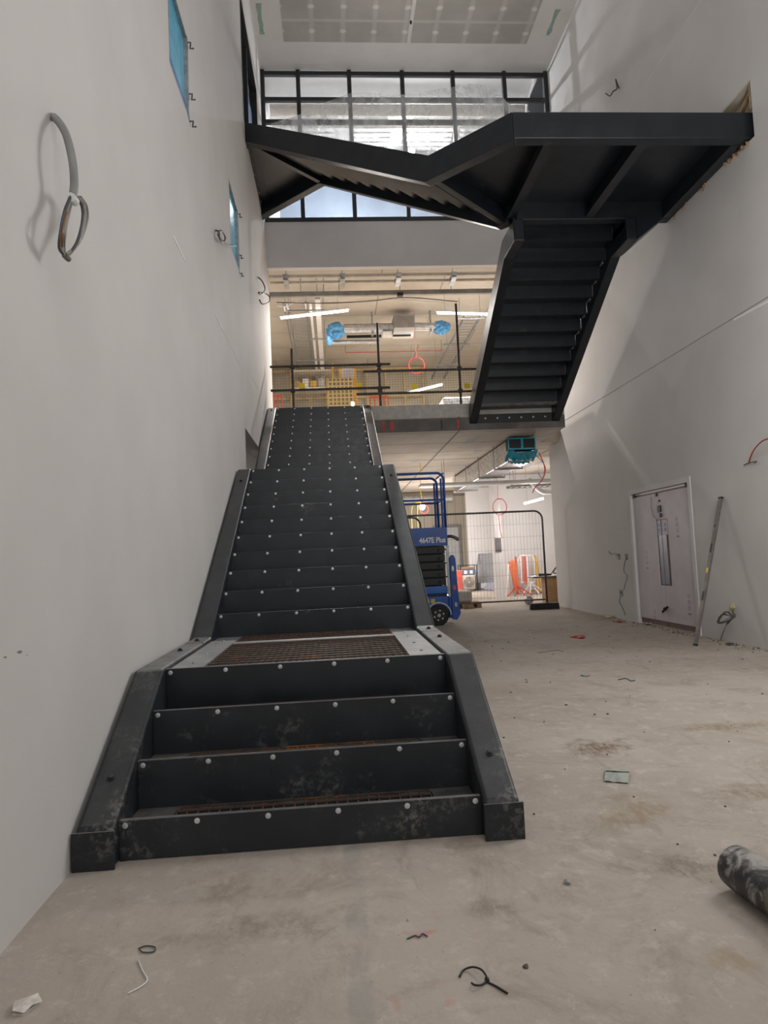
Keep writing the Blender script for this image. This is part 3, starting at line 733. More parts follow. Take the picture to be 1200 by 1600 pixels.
# ------------------------------------------------------------------ protected double door
dr = thing('door_1', '', '', (XR, 6.97, 0)); del dr['label']; del dr['category']; struct(dr)
y0, y1, zt = 6.02, 7.93, 2.13
b = MB(); b.box(XR-.015, y0-.05, 0, XR+.10, y0+.03, zt+.05).box(XR-.015, y1-.03, 0, XR+.10, y1+.05, zt+.05).box(XR-.015, y0+.03, zt-.03, XR+.10, y1-.03, zt+.05)
b.build('door_frame', 'plaster_soft', dr, bevel=.004)
mid = 6.985
for k, (a, c) in enumerate(((y0+.034, mid-.006), (mid+.006, y1-.034))):
    lf = MB().box(XR+.045, a, .02, XR+.09, c, zt-.06).build('door_leaf', 'door_brown', dr)
    # board wrapped over the leaf, cut out round the vision panel
    va, vb = (mid-.006-.21, mid-.006) if k == 0 else (mid+.006, mid+.16)
    us = [(a, va, .10, zt-.09), (vb, c, .10, zt-.09), (va, vb, .10, .64), (va, vb, 1.64, zt-.09)]
    b = MB()
    for u0, u1, za, zb in us:
        if u1-u0 > .01: b.box(XR+.030, u0, za, XR+.044, u1, zb)
    b.build('protective_board', 'door_sheet', lf)
    MB().box(XR+.036, va+.08 if k == 0 else va+.004, .66, XR+.046, vb-.004 if k == 0 else vb-.05, 1.40).build('vision_panel', 'door_blue_grey', lf)
    MB().box(XR+.034, va+.03, 1.40, XR+.046, vb-.01 if k == 0 else vb-.04, 1.63).build('film_strip', 'door_sheet', lf)
    for z in (1.46, 1.53): MB().box(XR+.031, (va+vb)/2-.03, z, XR+.035, (va+vb)/2+.02, z+.045).build('blue_mark', 'sticker_blue', lf)
    # small stacked printed symbols on the board
    for yy, zz in ((((a+va)/2+.08, 1.62), ((a+va)/2-.1, .52)) if k == 0 else ((c-.36, 1.15), (c-.5, .22))):
        b = MB()
        for i in range(4 if zz > .3 else 2):
            z = zz-i*.085
            if i == 3: b.box(XR+.0285, yy-.04, z-.014, XR+.0302, yy+.04, z+.014)
            else:
                n = 10; b.add([(XR+.0288, yy+.03*math.cos(2*PI*j/n), z+.03*math.sin(2*PI*j/n)) for j in range(n)] + [(XR+.0288, yy+.018*math.cos(2*PI*j/n), z+.018*math.sin(2*PI*j/n)) for j in range(n)],
                      [(j, (j+1)%n, n+(j+1)%n, n+j) for j in range(n)])
        b.build('printed_symbol', 'sheet_print', lf)
for y, z, w in ((mid+.06, 2.02, .025), (mid-.02, 1.92, .015), (mid+.0, 1.80, .05), (mid-.03, 1.70, .03), (y0+.12, zt-.06, .03), (y1-.1, zt-.06, .03)):
    MB().box(XR+.012, y-w, z-w, XR+.03, y+w, z+w).build('tape_tab', 'black', dr, bevel=.004)
MB().tube([(XR+.02, mid+.02, .28), (XR-.02, mid-.02, .30), (XR+.01, mid-.07, .33), (XR-.03, mid+.0, .26), (XR, mid+.08, .24)], .018, 6).build('tape_knot', 'black', dr)
MB().tube([(XR+.028, mid+.25, 2.0), (XR+.026, mid+.27, 1.85), (XR+.026, mid+.22, 1.70), (XR+.027, mid+.1, 1.65)], .004, 5).build('string', 'cable_grey', dr)

# long aluminium level leaning on the wall
foot = Vector((4.54, 5.145, 0)); head = Vector((XR-.03, 5.21, 1.82)); dv = (head-foot)
lv = thing('spirit_level', 'long grey aluminium spirit level leaning against the wall beside the wrapped double door', 'level', foot)
su = Vector((0, 1, 0))
MB().bar(foot+dv*.012, foot+dv*.988, .065, .028, up=dv.cross(su)).build('body', 'alloy', lv, bevel=.003)
for a, c in ((0, .012), (.988, 1.0)): MB().bar(foot+dv*a, foot+dv*c, .068, .031, up=dv.cross(su)).build('end_cap', 'black', lv)
for a, c in ((.30, .36), (.62, .68)): MB().bar(foot+dv*a, foot+dv*c, .036, .031, up=dv.cross(su)).build('grip_slot', 'black', lv)
v0 = foot+dv*.50; MB().bar(v0-dv*.016, v0+dv*.016, .036, .034, up=dv.cross(su)).build('vial', 'tag_yellow', lv)
v0 = foot+dv*.80; MB().bar(v0-dv*.008, v0+dv*.008, .036, .033, up=dv.cross(su)).build('vial', 'black', lv)

# ------------------------------------------------------------------ cables sticking out of the walls
def spl(pts, n=6):
    """Catmull-Rom through points"""
    p = [Vector(q) for q in pts]; p = [p[0]*2-p[1]] + p + [p[-1]*2-p[-2]]; out = []
    for i in range(1, len(p)-2):
        for j in range(n):
            t = j/n; a, b, c, d = p[i-1:i+3]
            out.append(.5*((2*b)+(c-a)*t+(2*a-5*b+4*c-d)*t*t+(3*b-a-3*c+d)*t**3))
    return out+[p[-2]]
Xc = XL
cb = thing('cable', 'thick grey armoured cable hanging from the wall with its bared cores looped at the end', 'cable', at(82, 183, x=XL))
w = lambda px, py, off: Vector((XL+off, *(at(px, py, x=XL+off).yz)))
MB().tube(spl([w(80, 183, -.01), w(88, 186, .03), w(103, 210, .09), w(113, 250, .12), w(116, 285, .12), w(114, 308, .11)]), .017, 10).build('sheath', 'cable_grey', cb, smooth=True)
for i, (c, dx) in enumerate((('cable_grey', 0), ('cable_olive', 2), ('cable_dark', -3), ('copper', 1), ('cable_grey', 4))):
    MB().tube(spl([w(113+dx*.6, 305, .11), w(104+dx, 330, .10), w(98+dx, 360, .10+i*.008), w(96+dx, 388, .10), w(105, 400-i, .10), w(122+dx*.5, 378, .12), w(132+dx, 345, .13-i*.005), w(131+dx, 322, .12), w(122+dx, 308, .12)]), .0065, 7).build('core', c, cb, smooth=True)
MB().tube([w(110, 308, .11), w(117, 315, .11)], .02, 10).build('tape_band', 'plastic_white', cb)
MB().tube([w(101, 399, .10), w(107, 405, .10)], .012, 8).build('core_tips', 'cable_olive', cb)
def loose(pts, r, m, label, name='cable', extra=None):
    o = MB().tube(spl(pts), r, 6).build(name, m, smooth=True); return tag(o, label, 'cable')
loose([w(336, 360, 0), w(342, 362, .04), w(343, 372, .06), w(348, 378, .06), w(352, 372, .05), w(346, 360, .05), w(341, 368, .05), w(355, 382, .06), w(368, 384, .06)], .009, 'cable_dark', 'dark thin cable curled out of the wall beside the second blue-filmed opening')
w2 = lambda px, py, off: Vector((XL+off, *(at(px, py, x=XL+off).yz)))
loose([w2(403, 433, 0), w2(410, 440, .1), w2(414, 452, .14), w2(408, 460, .12), w2(404, 457, .1), w2(414, 458, .14), w2(421, 464, .2), w2(420, 472, .2), w2(410, 475, .14), w2(405, 468, .1)], .011, 'cable_dark', 'dark thin cable curling off the wall edge beneath the plain bulkhead')
r = lambda px, py, off: Vector((XR-off, *(at(px, py, x=XR-off).yz)))
loose([r(946, 146, .02), r(953, 150, .10), r(958, 143, .08), r(964, 138, .02), r(962, 124, .12), r(967, 138, .01)], .010, 'cable_dark', 'thin wires sprouting from the wall above the upper landing')
loose([r(1204, 684, .12), r(1190, 690, .10), r(1178, 703, .06), r(1172, 716, .02), r(1170, 724, 0)], .008, 'red', 'red cable curving down from the wall near the leaning spirit level')
loose([r(1162, 727, .03), r(1168, 724, .01), r(1175, 722, .03), r(1182, 721, .04), r(1178, 724, .02)], .006, 'cable_dark', 'short dark wires bunched at the foot of the red cable')
for k, (px, lab) in enumerate(((967, 'black back box with a stub of cable in the wall, farther from the door frame'), (979, 'black back box in the wall beside the door frame with a wire trailing down'))):
    p = at(px, 869, x=XR); t = thing('back_box', lab, 'back box', (XR, p.y, p.z))
    MB().box(XR-.006, p.y-.045, p.z-.06, XR+.004, p.y+.045, p.z+.04).build('box', 'black', t)
    if k == 0: MB().tube(spl([r(966, 868, .01), r(960, 865, .05), r(954, 866, .08), r(951, 861, .09), r(956, 866, .05)]), .006, 6).build('wire_tail', 'cable_grey', t)
    else: MB().tube(spl([r(979, 871, .01), r(976, 880, .04), r(975, 893, .04), r(980, 900, .05), r(977, 912, .04), r(975, 921, .02)]), .006, 6).build('wire_tail', 'cable_dark', t)
p = at(971, 926, x=XR); t = thing('back_box', 'pale socket back box low on the wall with a dangling wire', 'back box', (XR, p.y, p.z))
MB().box(XR-.008, p.y-.07, p.z-.05, XR+.004, p.y+.07, p.z+.05).build('box', 'cable_grey', t); MB().box(XR-.010, p.y-.03, p.z-.02, XR-.006, p.y+.03, p.z+.02).build('terminal', 'black', t)
MB().tube(spl([r(970, 930, .01), r(968, 940, .04), r(972, 948, .04), r(976, 958, .03), r(977, 961, .02)]), .006, 6).build('wire_tail', 'cable_dark', t)
p = at(1146, 949, x=XR); t = thing('wire_bundle', 'tangle of green-grey wires from a foam-filled wall box down to the floor', 'cable', (XR, p.y, 0))
MB().blob((XR-.005, p.y, p.z), .05, .3, (.6, 1, 1.1)).build('foam_plug', 'foam_yellow', t)
for i in range(5):
    j = lambda a: random.uniform(-a, a)
    pts = [r(1146, 951, .01), r(1144+j(2), 962, .06), r(1134+j(4), 958+j(3), .12+j(.03)), r(1125+j(3), 965+j(3), .16), r(1124+j(3), 975+j(3), .17), r(1138+j(4), 968+j(3), .14), r(1147+j(3), 962+j(3), .08), r(1136+j(3), 975, .14)]
    MB().tube(spl(pts), .005, 6).build('wire', ('cable_dark', 'cable_olive')[i % 2], t)
pts = [r(1136, 975, .14), r(1130, 988, .17), at(1126, 999, z=.01), at(1131, 991, z=.008), at(1145, 996, z=.008), at(1153, 993, z=.008)]
MB().tube(spl(pts), .005, 6).build('wire', 'cable_dark', t)

# ------------------------------------------------------------------ scissor lift
lf = thing('scissor_lift', 'blue battery scissor lift parked under the stairs with its platform lowered', 'scissor lift', (1.25, 9.5, 0))
FY, BY, X0, X1 = 9.12, 9.92, .28, 2.17
MB().box(X0, FY+.02, .20, X1, BY-.02, .52).build('chassis', 'lift_blue', lf, bevel=.02)
MB().box(X0, FY, .56, X1-.02, BY, .70).build('upper_chassis', 'lift_blue_light', lf, bevel=.015)
MB().box(X0+.02, FY+.03, .52, X1-.03, BY-.03, .56).build('chassis_gap', 'black', lf)
for i in range(5):
    z = .71+i*.142
    MB().box(X0+.04, FY+.05, z, X1-.03, FY+.10, z+.125).box(X0+.04, BY-.10, z, X1-.03, BY-.05, z+.125).build('scissor_arm', 'black', lf, bevel=.01)
    MB().cyl((X1-.14, FY+.035, z+.06), (X1-.14, BY-.035, z+.06), .028).build('pivot_pin', 'black_rubber', lf)
MB().box(X0+.06, FY+.1, .71, X1-.05, BY-.1, 1.41).build('scissor_core', 'black', lf)
pl = MB().box(X0-.05, FY-.03, 1.42, X1+.02, FY, 1.745).box(X0-.05, BY, 1.42, X1+.02, BY+.03, 1.745).box(X0-.05, FY, 1.42, X0-.02, BY, 1.745).box(X1-.01, FY, 1.42, X1+.02, BY, 1.745).build('platform_side', 'lift_blue', lf, bevel=.004)
MB().box(X0-.02, FY, 1.43, X1-.01, BY, 1.47).build('platform_deck', 'galv', lf)
tx = text_mesh('4647E Plus', .135, 'lettering', 'lettering_white', pl, (1.915, FY-.0335, 1.515), (PI/2, 0, 0)); tx.scale = (.80, 1, 1)
for yy, tag_ in ((FY-.015, 0), (BY+.015, 1)):
    zt_ = 2.72
    fr = MB(); pts = [(X0-.03, yy, 1.74)] + [(X0-.03, yy, 2.58)]
    arc = lambda cx, cz, r_, a0, a1: [(cx+r_*math.cos(a0+(a1-a0)*i/6), yy, cz+r_*math.sin(a0+(a1-a0)*i/6)) for i in range(7)]
    pts += arc(X0+.09, 2.60, .12, PI, PI/2) + arc(X1-.12, 2.60, .12, PI/2, 0) + [(X1, yy, 1.74)]
    fr.tube(pts, .024, 10).build('guard_rail', 'lift_blue', lf, smooth=True)
    MB().cyl((X0-.03, yy, 2.24), (X1, yy, 2.24), .02).build('mid_rail', 'lift_blue', lf, smooth='auto')
    MB().cyl((X1-.05, yy, 1.74), (X1-.05, yy, 2.62), .02).build('rail_post', 'lift_blue', lf, smooth='auto')
    MB().cyl((1.2, yy, 1.74), (1.2, yy, 2.24), .018).build('rail_post', 'lift_blue', lf, smooth='auto')
for z in (2.71, 2.24):
    for x in (X0-.03, X1): MB().cyl((x, FY, z), (x, BY, z), .02).build('end_rail', 'lift_blue', lf, smooth='auto')
for x in (X1-.20, X0+.28):
    for y in (FY, BY):
        s = -1 if y == FY else 1
        wh = MB().tube([(x, y+.10*-s, .185), (x, y-.0*s, .185), (x, y+.02*s, .185)], [.185, .185, .17], 28).build('wheel', 'black_rubber', lf, smooth='auto')
        hb = MB().tube([(x, y+.02*s, .185), (x, y+.03*s, .185)], [.125, .115], 20).build('hub', 'black', wh, smooth='auto')
        for k in range(6):
            a = 2*PI*k/6+.3; MB().tube([(x+.085*math.cos(a), y+.028*s, .185+.085*math.sin(a)), (x+.085*math.cos(a), y+.038*s, .185+.085*math.sin(a))], .014, 8).build('wheel_nut', 'stud', wh)
        MB().tube([(x, y+.028*s, .185), (x, y+.042*s, .185)], .03, 10).build('axle_cap', 'galv', wh)
        if s < 0:
            a_ = [(x+.21*math.cos(PI*k/12), .185+.21*math.sin(PI*k/12)) for k in range(13)]; c_ = [(x+.235*math.cos(PI*k/12), .185+.235*math.sin(PI*k/12)) for k in range(13)][::-1]
            MB().loft([(q[0], y-.02, q[1]) for q in a_+c_], [(q[0], y+.02, q[1]) for q in a_+c_]).build('wheel_arch', 'galv', lf)
for x in (1.74, 1.84): MB().box(x, FY+.012, .40, x+.075, FY+.021, .475).build('decal', 'decal_yellow', lf)
MB().box(X1-.0, FY+.05, .50, X1+.05, FY+.09, 1.42).build('ladder_stile', 'galv', lf); MB().box(X1, BY-.25, .50, X1+.05, BY-.21, 1.42).build('ladder_stile', 'galv', lf)
for z in (.6, .85, 1.1, 1.35): MB().cyl((X1+.025, FY+.09, z), (X1+.025, BY-.25, z), .014).build('ladder_rung', 'galv', lf)
q = [(2.215, .10), (2.30, .09), (2.365, .20), (2.335, .62), (2.315, 1.18), (2.29, 1.235), (2.24, 1.245), (2.21, 1.2), (2.215, .62)]
ep = MB().loft([(x, FY-.01, z) for x, z in q], [(x, FY+.03, z) for x, z in q]).build('end_guard', 'lift_blue', lf, bevel=.006)
for x, z, m, w_, h_ in ((2.26, 1.0, 'stud', .022, .05), (2.275, .66, 'orange_red', .026, .045), (2.285, .36, 'galv', .022, .045)):
    n = 14; ring = [(x+w_*math.cos(2*PI*k/n), z+h_*math.sin(2*PI*k/n)) for k in range(n)]
    MB().loft([(a, FY-.016, c) for a, c in ring], [(a, FY-.009, c) for a, c in ring]).build('guard_slot', m, ep)
MB().box(2.17, FY+.03, .12, 2.30, BY-.03, .5).build('bumper', 'lift_blue', lf, bevel=.01)
MB().tube(spl([(2.17, FY+.2, 1.56), (2.26, FY+.1, 1.58), (2.36, FY+.05, 1.54), (2.40, FY+.05, 1.50)]), .03, 8).build('control_arm', 'alloy', lf, smooth=True)

# ------------------------------------------------------------------ site fences
def fence(x0, x1, y, zb, zt, label):
    t = thing('site_fence', label, 'fence', ((x0+x1)/2, y, 0), 'temporary site fence panels')
    R = .18; arc = lambda cx, cz, a0, a1: [(cx+R*math.cos(a0+(a1-a0)*i/7), y, cz+R*math.sin(a0+(a1-a0)*i/7)) for i in range(8)]
    ze = .132 if x1 > 4 else 0
    pts = [(x0, y, 0), (x0, y, zt-R)] + arc(x0+R, zt-R, PI, PI/2) + arc(x1-R, zt-R, PI/2, 0) + [(x1, y, ze)]
    MB().tube(pts, .021, 10).build('frame', 'fence_grey', t, smooth=True)
    MB().cyl((x0, y, zb), (x1, y, zb), .018).build('bottom_rail', 'fence_grey', t, smooth='auto')
    b = MB(); n = int((x1-x0)/.07)
    for i in range(1, n): x = x0+(x1-x0)*i/n; b.bar((x, y, zb), (x, y, zt), .0032, .0032, up=(0,1,0))
    for i in range(1, 7): z = zb+(zt-zb)*i/7; b.bar((x0, y, z), (x1, y, z), .0036, .0036)
    b.build('mesh_infill', 'wire', t); return t
fence(1.17, 4.67, 11.5, .20, 2.11, 'mesh site fence panel standing in front of the white spine wall')
fence(-.95, 2.06, 11.85, .20, 2.09, 'mesh site fence panel behind the blue scissor lift')
fb = thing('rubber_block', 'black rubber fence foot block lying by the end of the white wall', 'fence foot', (4.58, 11.42, 0))
b = MB(); q = [(-.33, -.09), (.30, -.11), (.33, .09), (-.30, .11)]
b.loft([(4.58+x, 11.42+y, 0) for x, y in q], [(4.58+x*.97, 11.42+y*.9, .13) for x, y in q]).build('block', 'black_rubber', fb, bevel=.012)

# ------------------------------------------------------------------ ground floor services and clutter
def on_soffit(x, y, z, zs=3.57): return [(x, y, z), (x, y, zs)]
dc = thing('duct', 'rectangular foil-lagged duct running under the slab with its open end capped in blue film', 'duct', (4.02, 13.5, 3.05))
b = MB().box(3.76, 10.62, 3.08, 4.28, 17.2, 3.53); b.build('lagging', 'foil', dc, bevel=.03)
MB().box(3.73, 10.45, 3.28, 4.31, 10.62, 3.545).build('end_cap', 'black', dc, bevel=.02)
b = MB(); n = 24
vs = []
for j in range(5):
    for i in range(n+1):
        u = i/n; vs.append((3.72+.62*u+random.uniform(-.008,.008), 10.42+j*.07+random.uniform(-.015,.015), 3.30-.05*j-.06*math.sin(u*PI)+random.uniform(-.02,.02)))
for j in range(4):
    for i in range(n): b.f.append((j*(n+1)+i, j*(n+1)+i+1, (j+1)*(n+1)+i+1, (j+1)*(n+1)+i))
b.v = [Vector(v) for v in vs]; b.build('film_wrap', 'teal_film', dc, smooth=True)
b = MB(); b.box(3.735, 10.435, 3.30, 4.305, 10.449, 3.33).box(3.735, 10.435, 3.515, 4.305, 10.449, 3.54).box(3.735, 10.435, 3.33, 3.76, 10.449, 3.515).box(4.28, 10.435, 3.33, 4.305, 10.449, 3.515).box(4.0, 10.435, 3.33, 4.05, 10.449, 3.515)
b.build('film_edge', 'teal_film', dc)
for y in (11.6, 13.2, 14.8, 16.4):
    b = MB(); b.box(3.70, y, 3.04, 4.34, y+.04, 3.075).box(3.70, y+.01, 3.075, 3.715, y+.03, 3.57).box(4.325, y+.01, 3.075, 4.34, y+.03, 3.57).build('hanger', 'galv', dc)
sv = [('white service pipe hung across beneath the capped duct, higher of two', 13.4, 3.14, .05, 'white_metal'), ('white service pipe hung across beneath the capped duct, lower of two', 13.75, 3.05, .04, 'white_metal')]
for lab, y, z, rr, m in sv:
    x0 = 2.3
    zb = min(z, 3.0-rr)
    t = thing('pipe', lab, 'pipe', (4, y, zb)); MB().cyl((x0, y, zb), (8.5, y, zb), rr, 12).build('run', m, t, smooth='auto')
    for x in (2.9, 4.6, 6.3): MB().cyl((x, y, zb+rr), (x, y, 3.57), .006, 6).build('drop_rod', 'galv', t)
tr = thing('cable_tray', 'galvanised cable tray hung below the slab beyond the white pipes', 'cable tray', (6, 14.6, 2.95))
b = MB().box(4.8, 14.5, 2.93, 8.5, 14.53, 3.0).box(4.8, 14.9, 2.93, 8.5, 14.93, 3.0)
for i in range(24): b.box(4.85+i*.155, 14.53, 2.94, 4.89+i*.155, 14.9, 2.95)
b.build('ladder', 'galv', tr)
for x in (5.0, 6.5): MB().cyl((x, 14.7, 2.95), (x, 14.7, 3.57), .006, 6).build('drop_rod', 'galv', tr)
t = tag(MB().cyl((-3, 21.5, 3.28), (4.45, 21.5, 3.28), .17, 20).build('duct', 'silver', smooth='auto'), 'round silver spiral duct seen above the lift rails near the cream end wall', 'duct')
t = tag(MB().tube(spl([(5.15, 13.9, 3.05), (5.25, 14.0, 2.95), (5.5, 14.2, 2.78), (5.75, 14.25, 2.74), (6.6, 14.3, 2.74)]), .06, 10).build('pipe', 'white_metal', smooth=True), 'cranked white pipe dropping below the service pipes over the red barriers', 'pipe')
# batten on the ground floor
def batten(p, q, label, z_s, drop=True):
    p, q = Vector(p), Vector(q); c = (p+q)/2; t = thing('batten_light', label, 'light fitting', c)
    MB().bar(p, q, .055, .045).build('diffuser', 'tube_light', t, bevel=.01)
    d_ = (q-p)*.02; MB().bar(p-d_+Vector((0,0,.035)), q+d_+Vector((0,0,.035)), .06, .024).build('housing', 'white_metal', t)
    if drop:
        for f in (.15, .85): k = p.lerp(q, f)+Vector((0,0,.047)); MB().cyl(k, (k.x, k.y, z_s), .004, 6).build('drop_wire', 'galv', t)
    return t
batten(at(819, 787, y=15.4), at(849, 779, y=15.0), 'lit batten light hanging over the red and white barriers', 3.57)
# festoon bulb behind the lift
p = at(660, 792, y=14); t = thing('festoon_lamp', 'glowing bare lamp hanging behind the lift rails on yellow flex', 'lamp', (p.x, p.y, p.z))
MB().blob(p, .07, 0, (1,1,1.1), 14, 10).build('bulb', 'bulb_light', t, smooth=True)
MB().cyl((p.x, p.y, p.z+.07), (p.x, p.y, p.z+.14), .03).build('lampholder', 'orange_red', t)
b = MB(); n = 20; b.tube([(p.x+.05+.11*math.cos(2*PI*k/n), p.y+.04, p.z-.06+.11*math.sin(2*PI*k/n)) for k in range(n)], .012, 6, closed=True); b.build('flex_coil', 'pink_red', t)
MB().tube(spl([(p.x, p.y, p.z+.14), (p.x-.03, p.y, p.z+.5), (p.x, p.y, 3.57)]), .008, 6).build('flex', 'tag_yellow', t)
for dx in (-.12, -.26): MB().tube(spl([(p.x+dx, p.y, .9), (p.x+dx-.02, p.y, 1.6), (p.x+dx, p.y, p.z+.0), (p.x, p.y, p.z+.12)]), .008, 6).build('flex', 'tag_yellow', t)
# door in the cream end wall
a_, c_ = at(700, 822, y=23.95), at(718, 822, y=23.95)
d3 = struct(MB().box(a_.x-.5, 23.93, 0, c_.x-.06, 23.99, a_.z-.06).build('door_3', 'plastic_white'))
MB().box(c_.x-.06, 23.88, 0, c_.x+.04, 24.0, a_.z+.04).box(a_.x-.6, 23.88, 0, a_.x-.5, 24.0, a_.z+.04).box(a_.x-.5, 23.88, a_.z-.06, c_.x-.06, 24.0, a_.z+.04).build('door_frame', 'grey_steel', d3)
# sign on the spine wall
a_, c_ = at(769, 841, y=15.39), at(785, 862, y=15.39)
t = thing('sign', 'grey square notice with a round emblem fixed on the end of the white spine wall', 'sign', (4.6, 15.39, 1.5))
MB().box(4.524, 15.38, c_.z, 4.69, 15.398, a_.z).build('board', 'sign_grey', t)
n = 18; zc = (a_.z*.55+c_.z*.45)
b = MB(); b.add([(4.607+.05*math.cos(2*PI*k/n), 15.378, zc+.05*math.sin(2*PI*k/n)) for k in range(n)]+[(4.607+.036*math.cos(2*PI*k/n), 15.378, zc+.036*math.sin(2*PI*k/n)) for k in range(n)], [(k, (k+1)%n, n+(k+1)%n, n+k) for k in range(n)]); b.build('emblem', 'cable_grey', t)
MB().box(4.526, 15.377, c_.z+.005, 4.688, 15.381, c_.z+.06).build('footer', 'door_brown', t)
# red coil on the column
p = at(781, 792, y=15.3); n = 26
b = MB(); b.tube([(p.x+.19*math.cos(2*PI*k/n), 15.3+.02*math.sin(k), p.z+.22*math.sin(2*PI*k/n)) for k in range(n)], .012, 6, closed=True)
t = thing('hose_coil', 'pink-red cable coil hung high on the end of the spine wall', 'cable coil', (p.x, 15.3, p.z-.2)); b.build('coil', 'pink_red', t, smooth=True)
MB().tube(spl([(p.x-.05, 15.3, p.z-.2), (p.x-.02, 15.33, p.z-.6), (p.x+.02, 15.33, p.z-.85)]), .010, 6).build('tail', 'pink_red', t)
MB().tube([(p.x-.02, 15.36, p.z+.22), (p.x-.02, 15.36, 3.57)], .006, 6).build('hanging_wire', 'pink_red', t)
b = MB()
t = thing('cable', 'red and grey cables looping down from the soffit beside the capped duct', 'cable', (5.2, 13, 2.5))
p0 = at(846, 720, y=12.8); p1 = at(838, 762, y=12.8)
MB().tube(spl([(p0.x-.05, 12.8, 3.57), (p0.x+.05, 12.8, 3.3), (p0.x+.06, 12.8, 3.1), (p0.x-.02, 12.8, 2.9), (p1.x-.03, 12.8, p1.z), (p1.x-.1, 12.8, p1.z-.12)]), .012, 6).build('red_cable', 'pink_red', t)
MB().tube(spl([(p0.x-.2, 12.85, 3.57), (p0.x-.02, 12.85, 3.42), (p0.x+.10, 12.85, 3.2), (p0.x+.02, 12.85, 2.95), (p0.x-.08, 12.85, 3.1)]), .010, 6).build('grey_cable', 'cable_grey', t)
# leaning mesh cage panel
b0, b1 = at(743, 920, z=.02), None
by = 20.4
a0, a1 = at(741, 917, y=by), at(773, 926, y=by-.9); hT0, hT1 = at(748, 866, y=by+.6), at(780, 864, y=by-.1)
a0.z = max(a0.z, .01); a1 = at(775, 924, y=19.3); a1.z = .01; a0.z = .01
t = thing('cage_panel', 'grey wire cage panel leaning on the white spine wall behind the fence', 'panel', ((a0.x+a1.x)/2, (a0.y+a1.y)/2, 0))
b = MB(); b.tube([a0, a1, hT1, hT0], .025, 6, closed=True); b.build('frame', 'cage_grey', t)
b = MB()
for i in range(1, 16): u = i/16; b.cyl(a0.lerp(a1, u), hT0.lerp(hT1, u), .007, 5)
for i in range(1, 20): u = i/20; b.cyl(a0.lerp(hT0, u), a1.lerp(hT1, u), .007, 5)
b.build('mesh_infill', 'cage_grey', t)
MB().loft([a0, a1, a1.lerp(hT1, .2), a0.lerp(hT0, .2)], [v+Vector((.01, .03, 0)) for v in (a0, a1, a1.lerp(hT1, .2), a0.lerp(hT0, .2))]).build('kick_plate', 'cage_grey', t)
c = a0.lerp(a1, .45).lerp(hT0.lerp(hT1, .45), .12); MB().box(c.x-.13, c.y-.06, c.z-.08, c.x+.13, c.y-.03, c.z+.09).build('label_plate', 'plastic_white', t)
# portable heater
p = at(734, 919, z=0); p = Vector((3.95, 20.6, 0)); px_ = at(731, 900, y=20.0).x
t = thing('heater', 'portable site heater with a round grille in a black tube frame by the cream wall', 'heater', (px_, 20.0, 0))
MB().box(px_-.22, 19.85, .06, px_+.22, 20.15, .55).build('body', 'heater_pale', t, bevel=.02)
MB().box(px_-.24, 19.83, .55, px_+.24, 20.17, .72).build('control_head', 'heater_blue', t, bevel=.02)
for dx in (-.1, .09): MB().box(px_+dx-.05, 19.82, .58, px_+dx+.05, 19.829, .69).build('dial', 'plastic_white', t)
b = MB(); n = 20
for rr in (.06, .11, .16): b.tube([(px_+rr*math.cos(2*PI*k/n), 19.84, .31+rr*math.sin(2*PI*k/n)) for k in range(n)], .01, 5, closed=True)
b.build('grille', 'alloy', t)
b = MB()
for y in (19.8, 20.2): b.tube([(px_-.28, y, 0), (px_-.28, y, .86), (px_+.28, y, .86), (px_+.28, y, 0)], .018, 6)
b.build('tube_frame', 'black', t); MB().box(px_-.2, 19.9, .72, px_+.2, 20.1, .8).build('handle_pad', 'timber', t, bevel=.03)
# red bin, block pallet
p = at(715, 918, y=19.2); tag(MB().loft([(p.x-.14, 19.1, 0), (p.x+.14, 19.1, 0), (p.x+.14, 19.4, 0), (p.x-.14, 19.4, 0)], [(p.x-.17, 19.07, .72), (p.x+.17, 19.07, .72), (p.x+.17, 19.43, .72), (p.x-.17, 19.43, .72)]).build('bin', 'orange_red', bevel=.02), 'red plastic bin just beyond the end guard of the blue lift', 'bin')
p = at(722, 934, y=12.9); px_ = p.x
t = thing('pallet', 'small timber pallet on the floor beyond the blue lift', 'pallet', (px_, 13.0, 0))
for dx in (-.36, 0, .36): MB().box(px_+dx-.05, 12.7, 0, px_+dx+.05, 13.3, .10).build('bearer', 'timber', t)
for k in range(4): MB().box(px_-.42, 12.7+k*.16, .10, px_+.42, 12.82+k*.16, .125).build('deck_board', 'timber', t)
tag(MB().box(px_-.38, 12.75, .126, px_+.22, 13.2, .40).build('bag', 'concrete_block', bevel=.06, seg=3), 'pale wrapped bag resting on the small timber pallet', 'bag')
p = at(729, 950, z=0); tag(MB().box(p.x-.12, p.y-.3, 0, p.x+.10, p.y-.05, .12).build('timber_offcut', 'timber', bevel=.005), 'short dark timber offcut on the floor before the pallet', 'timber')
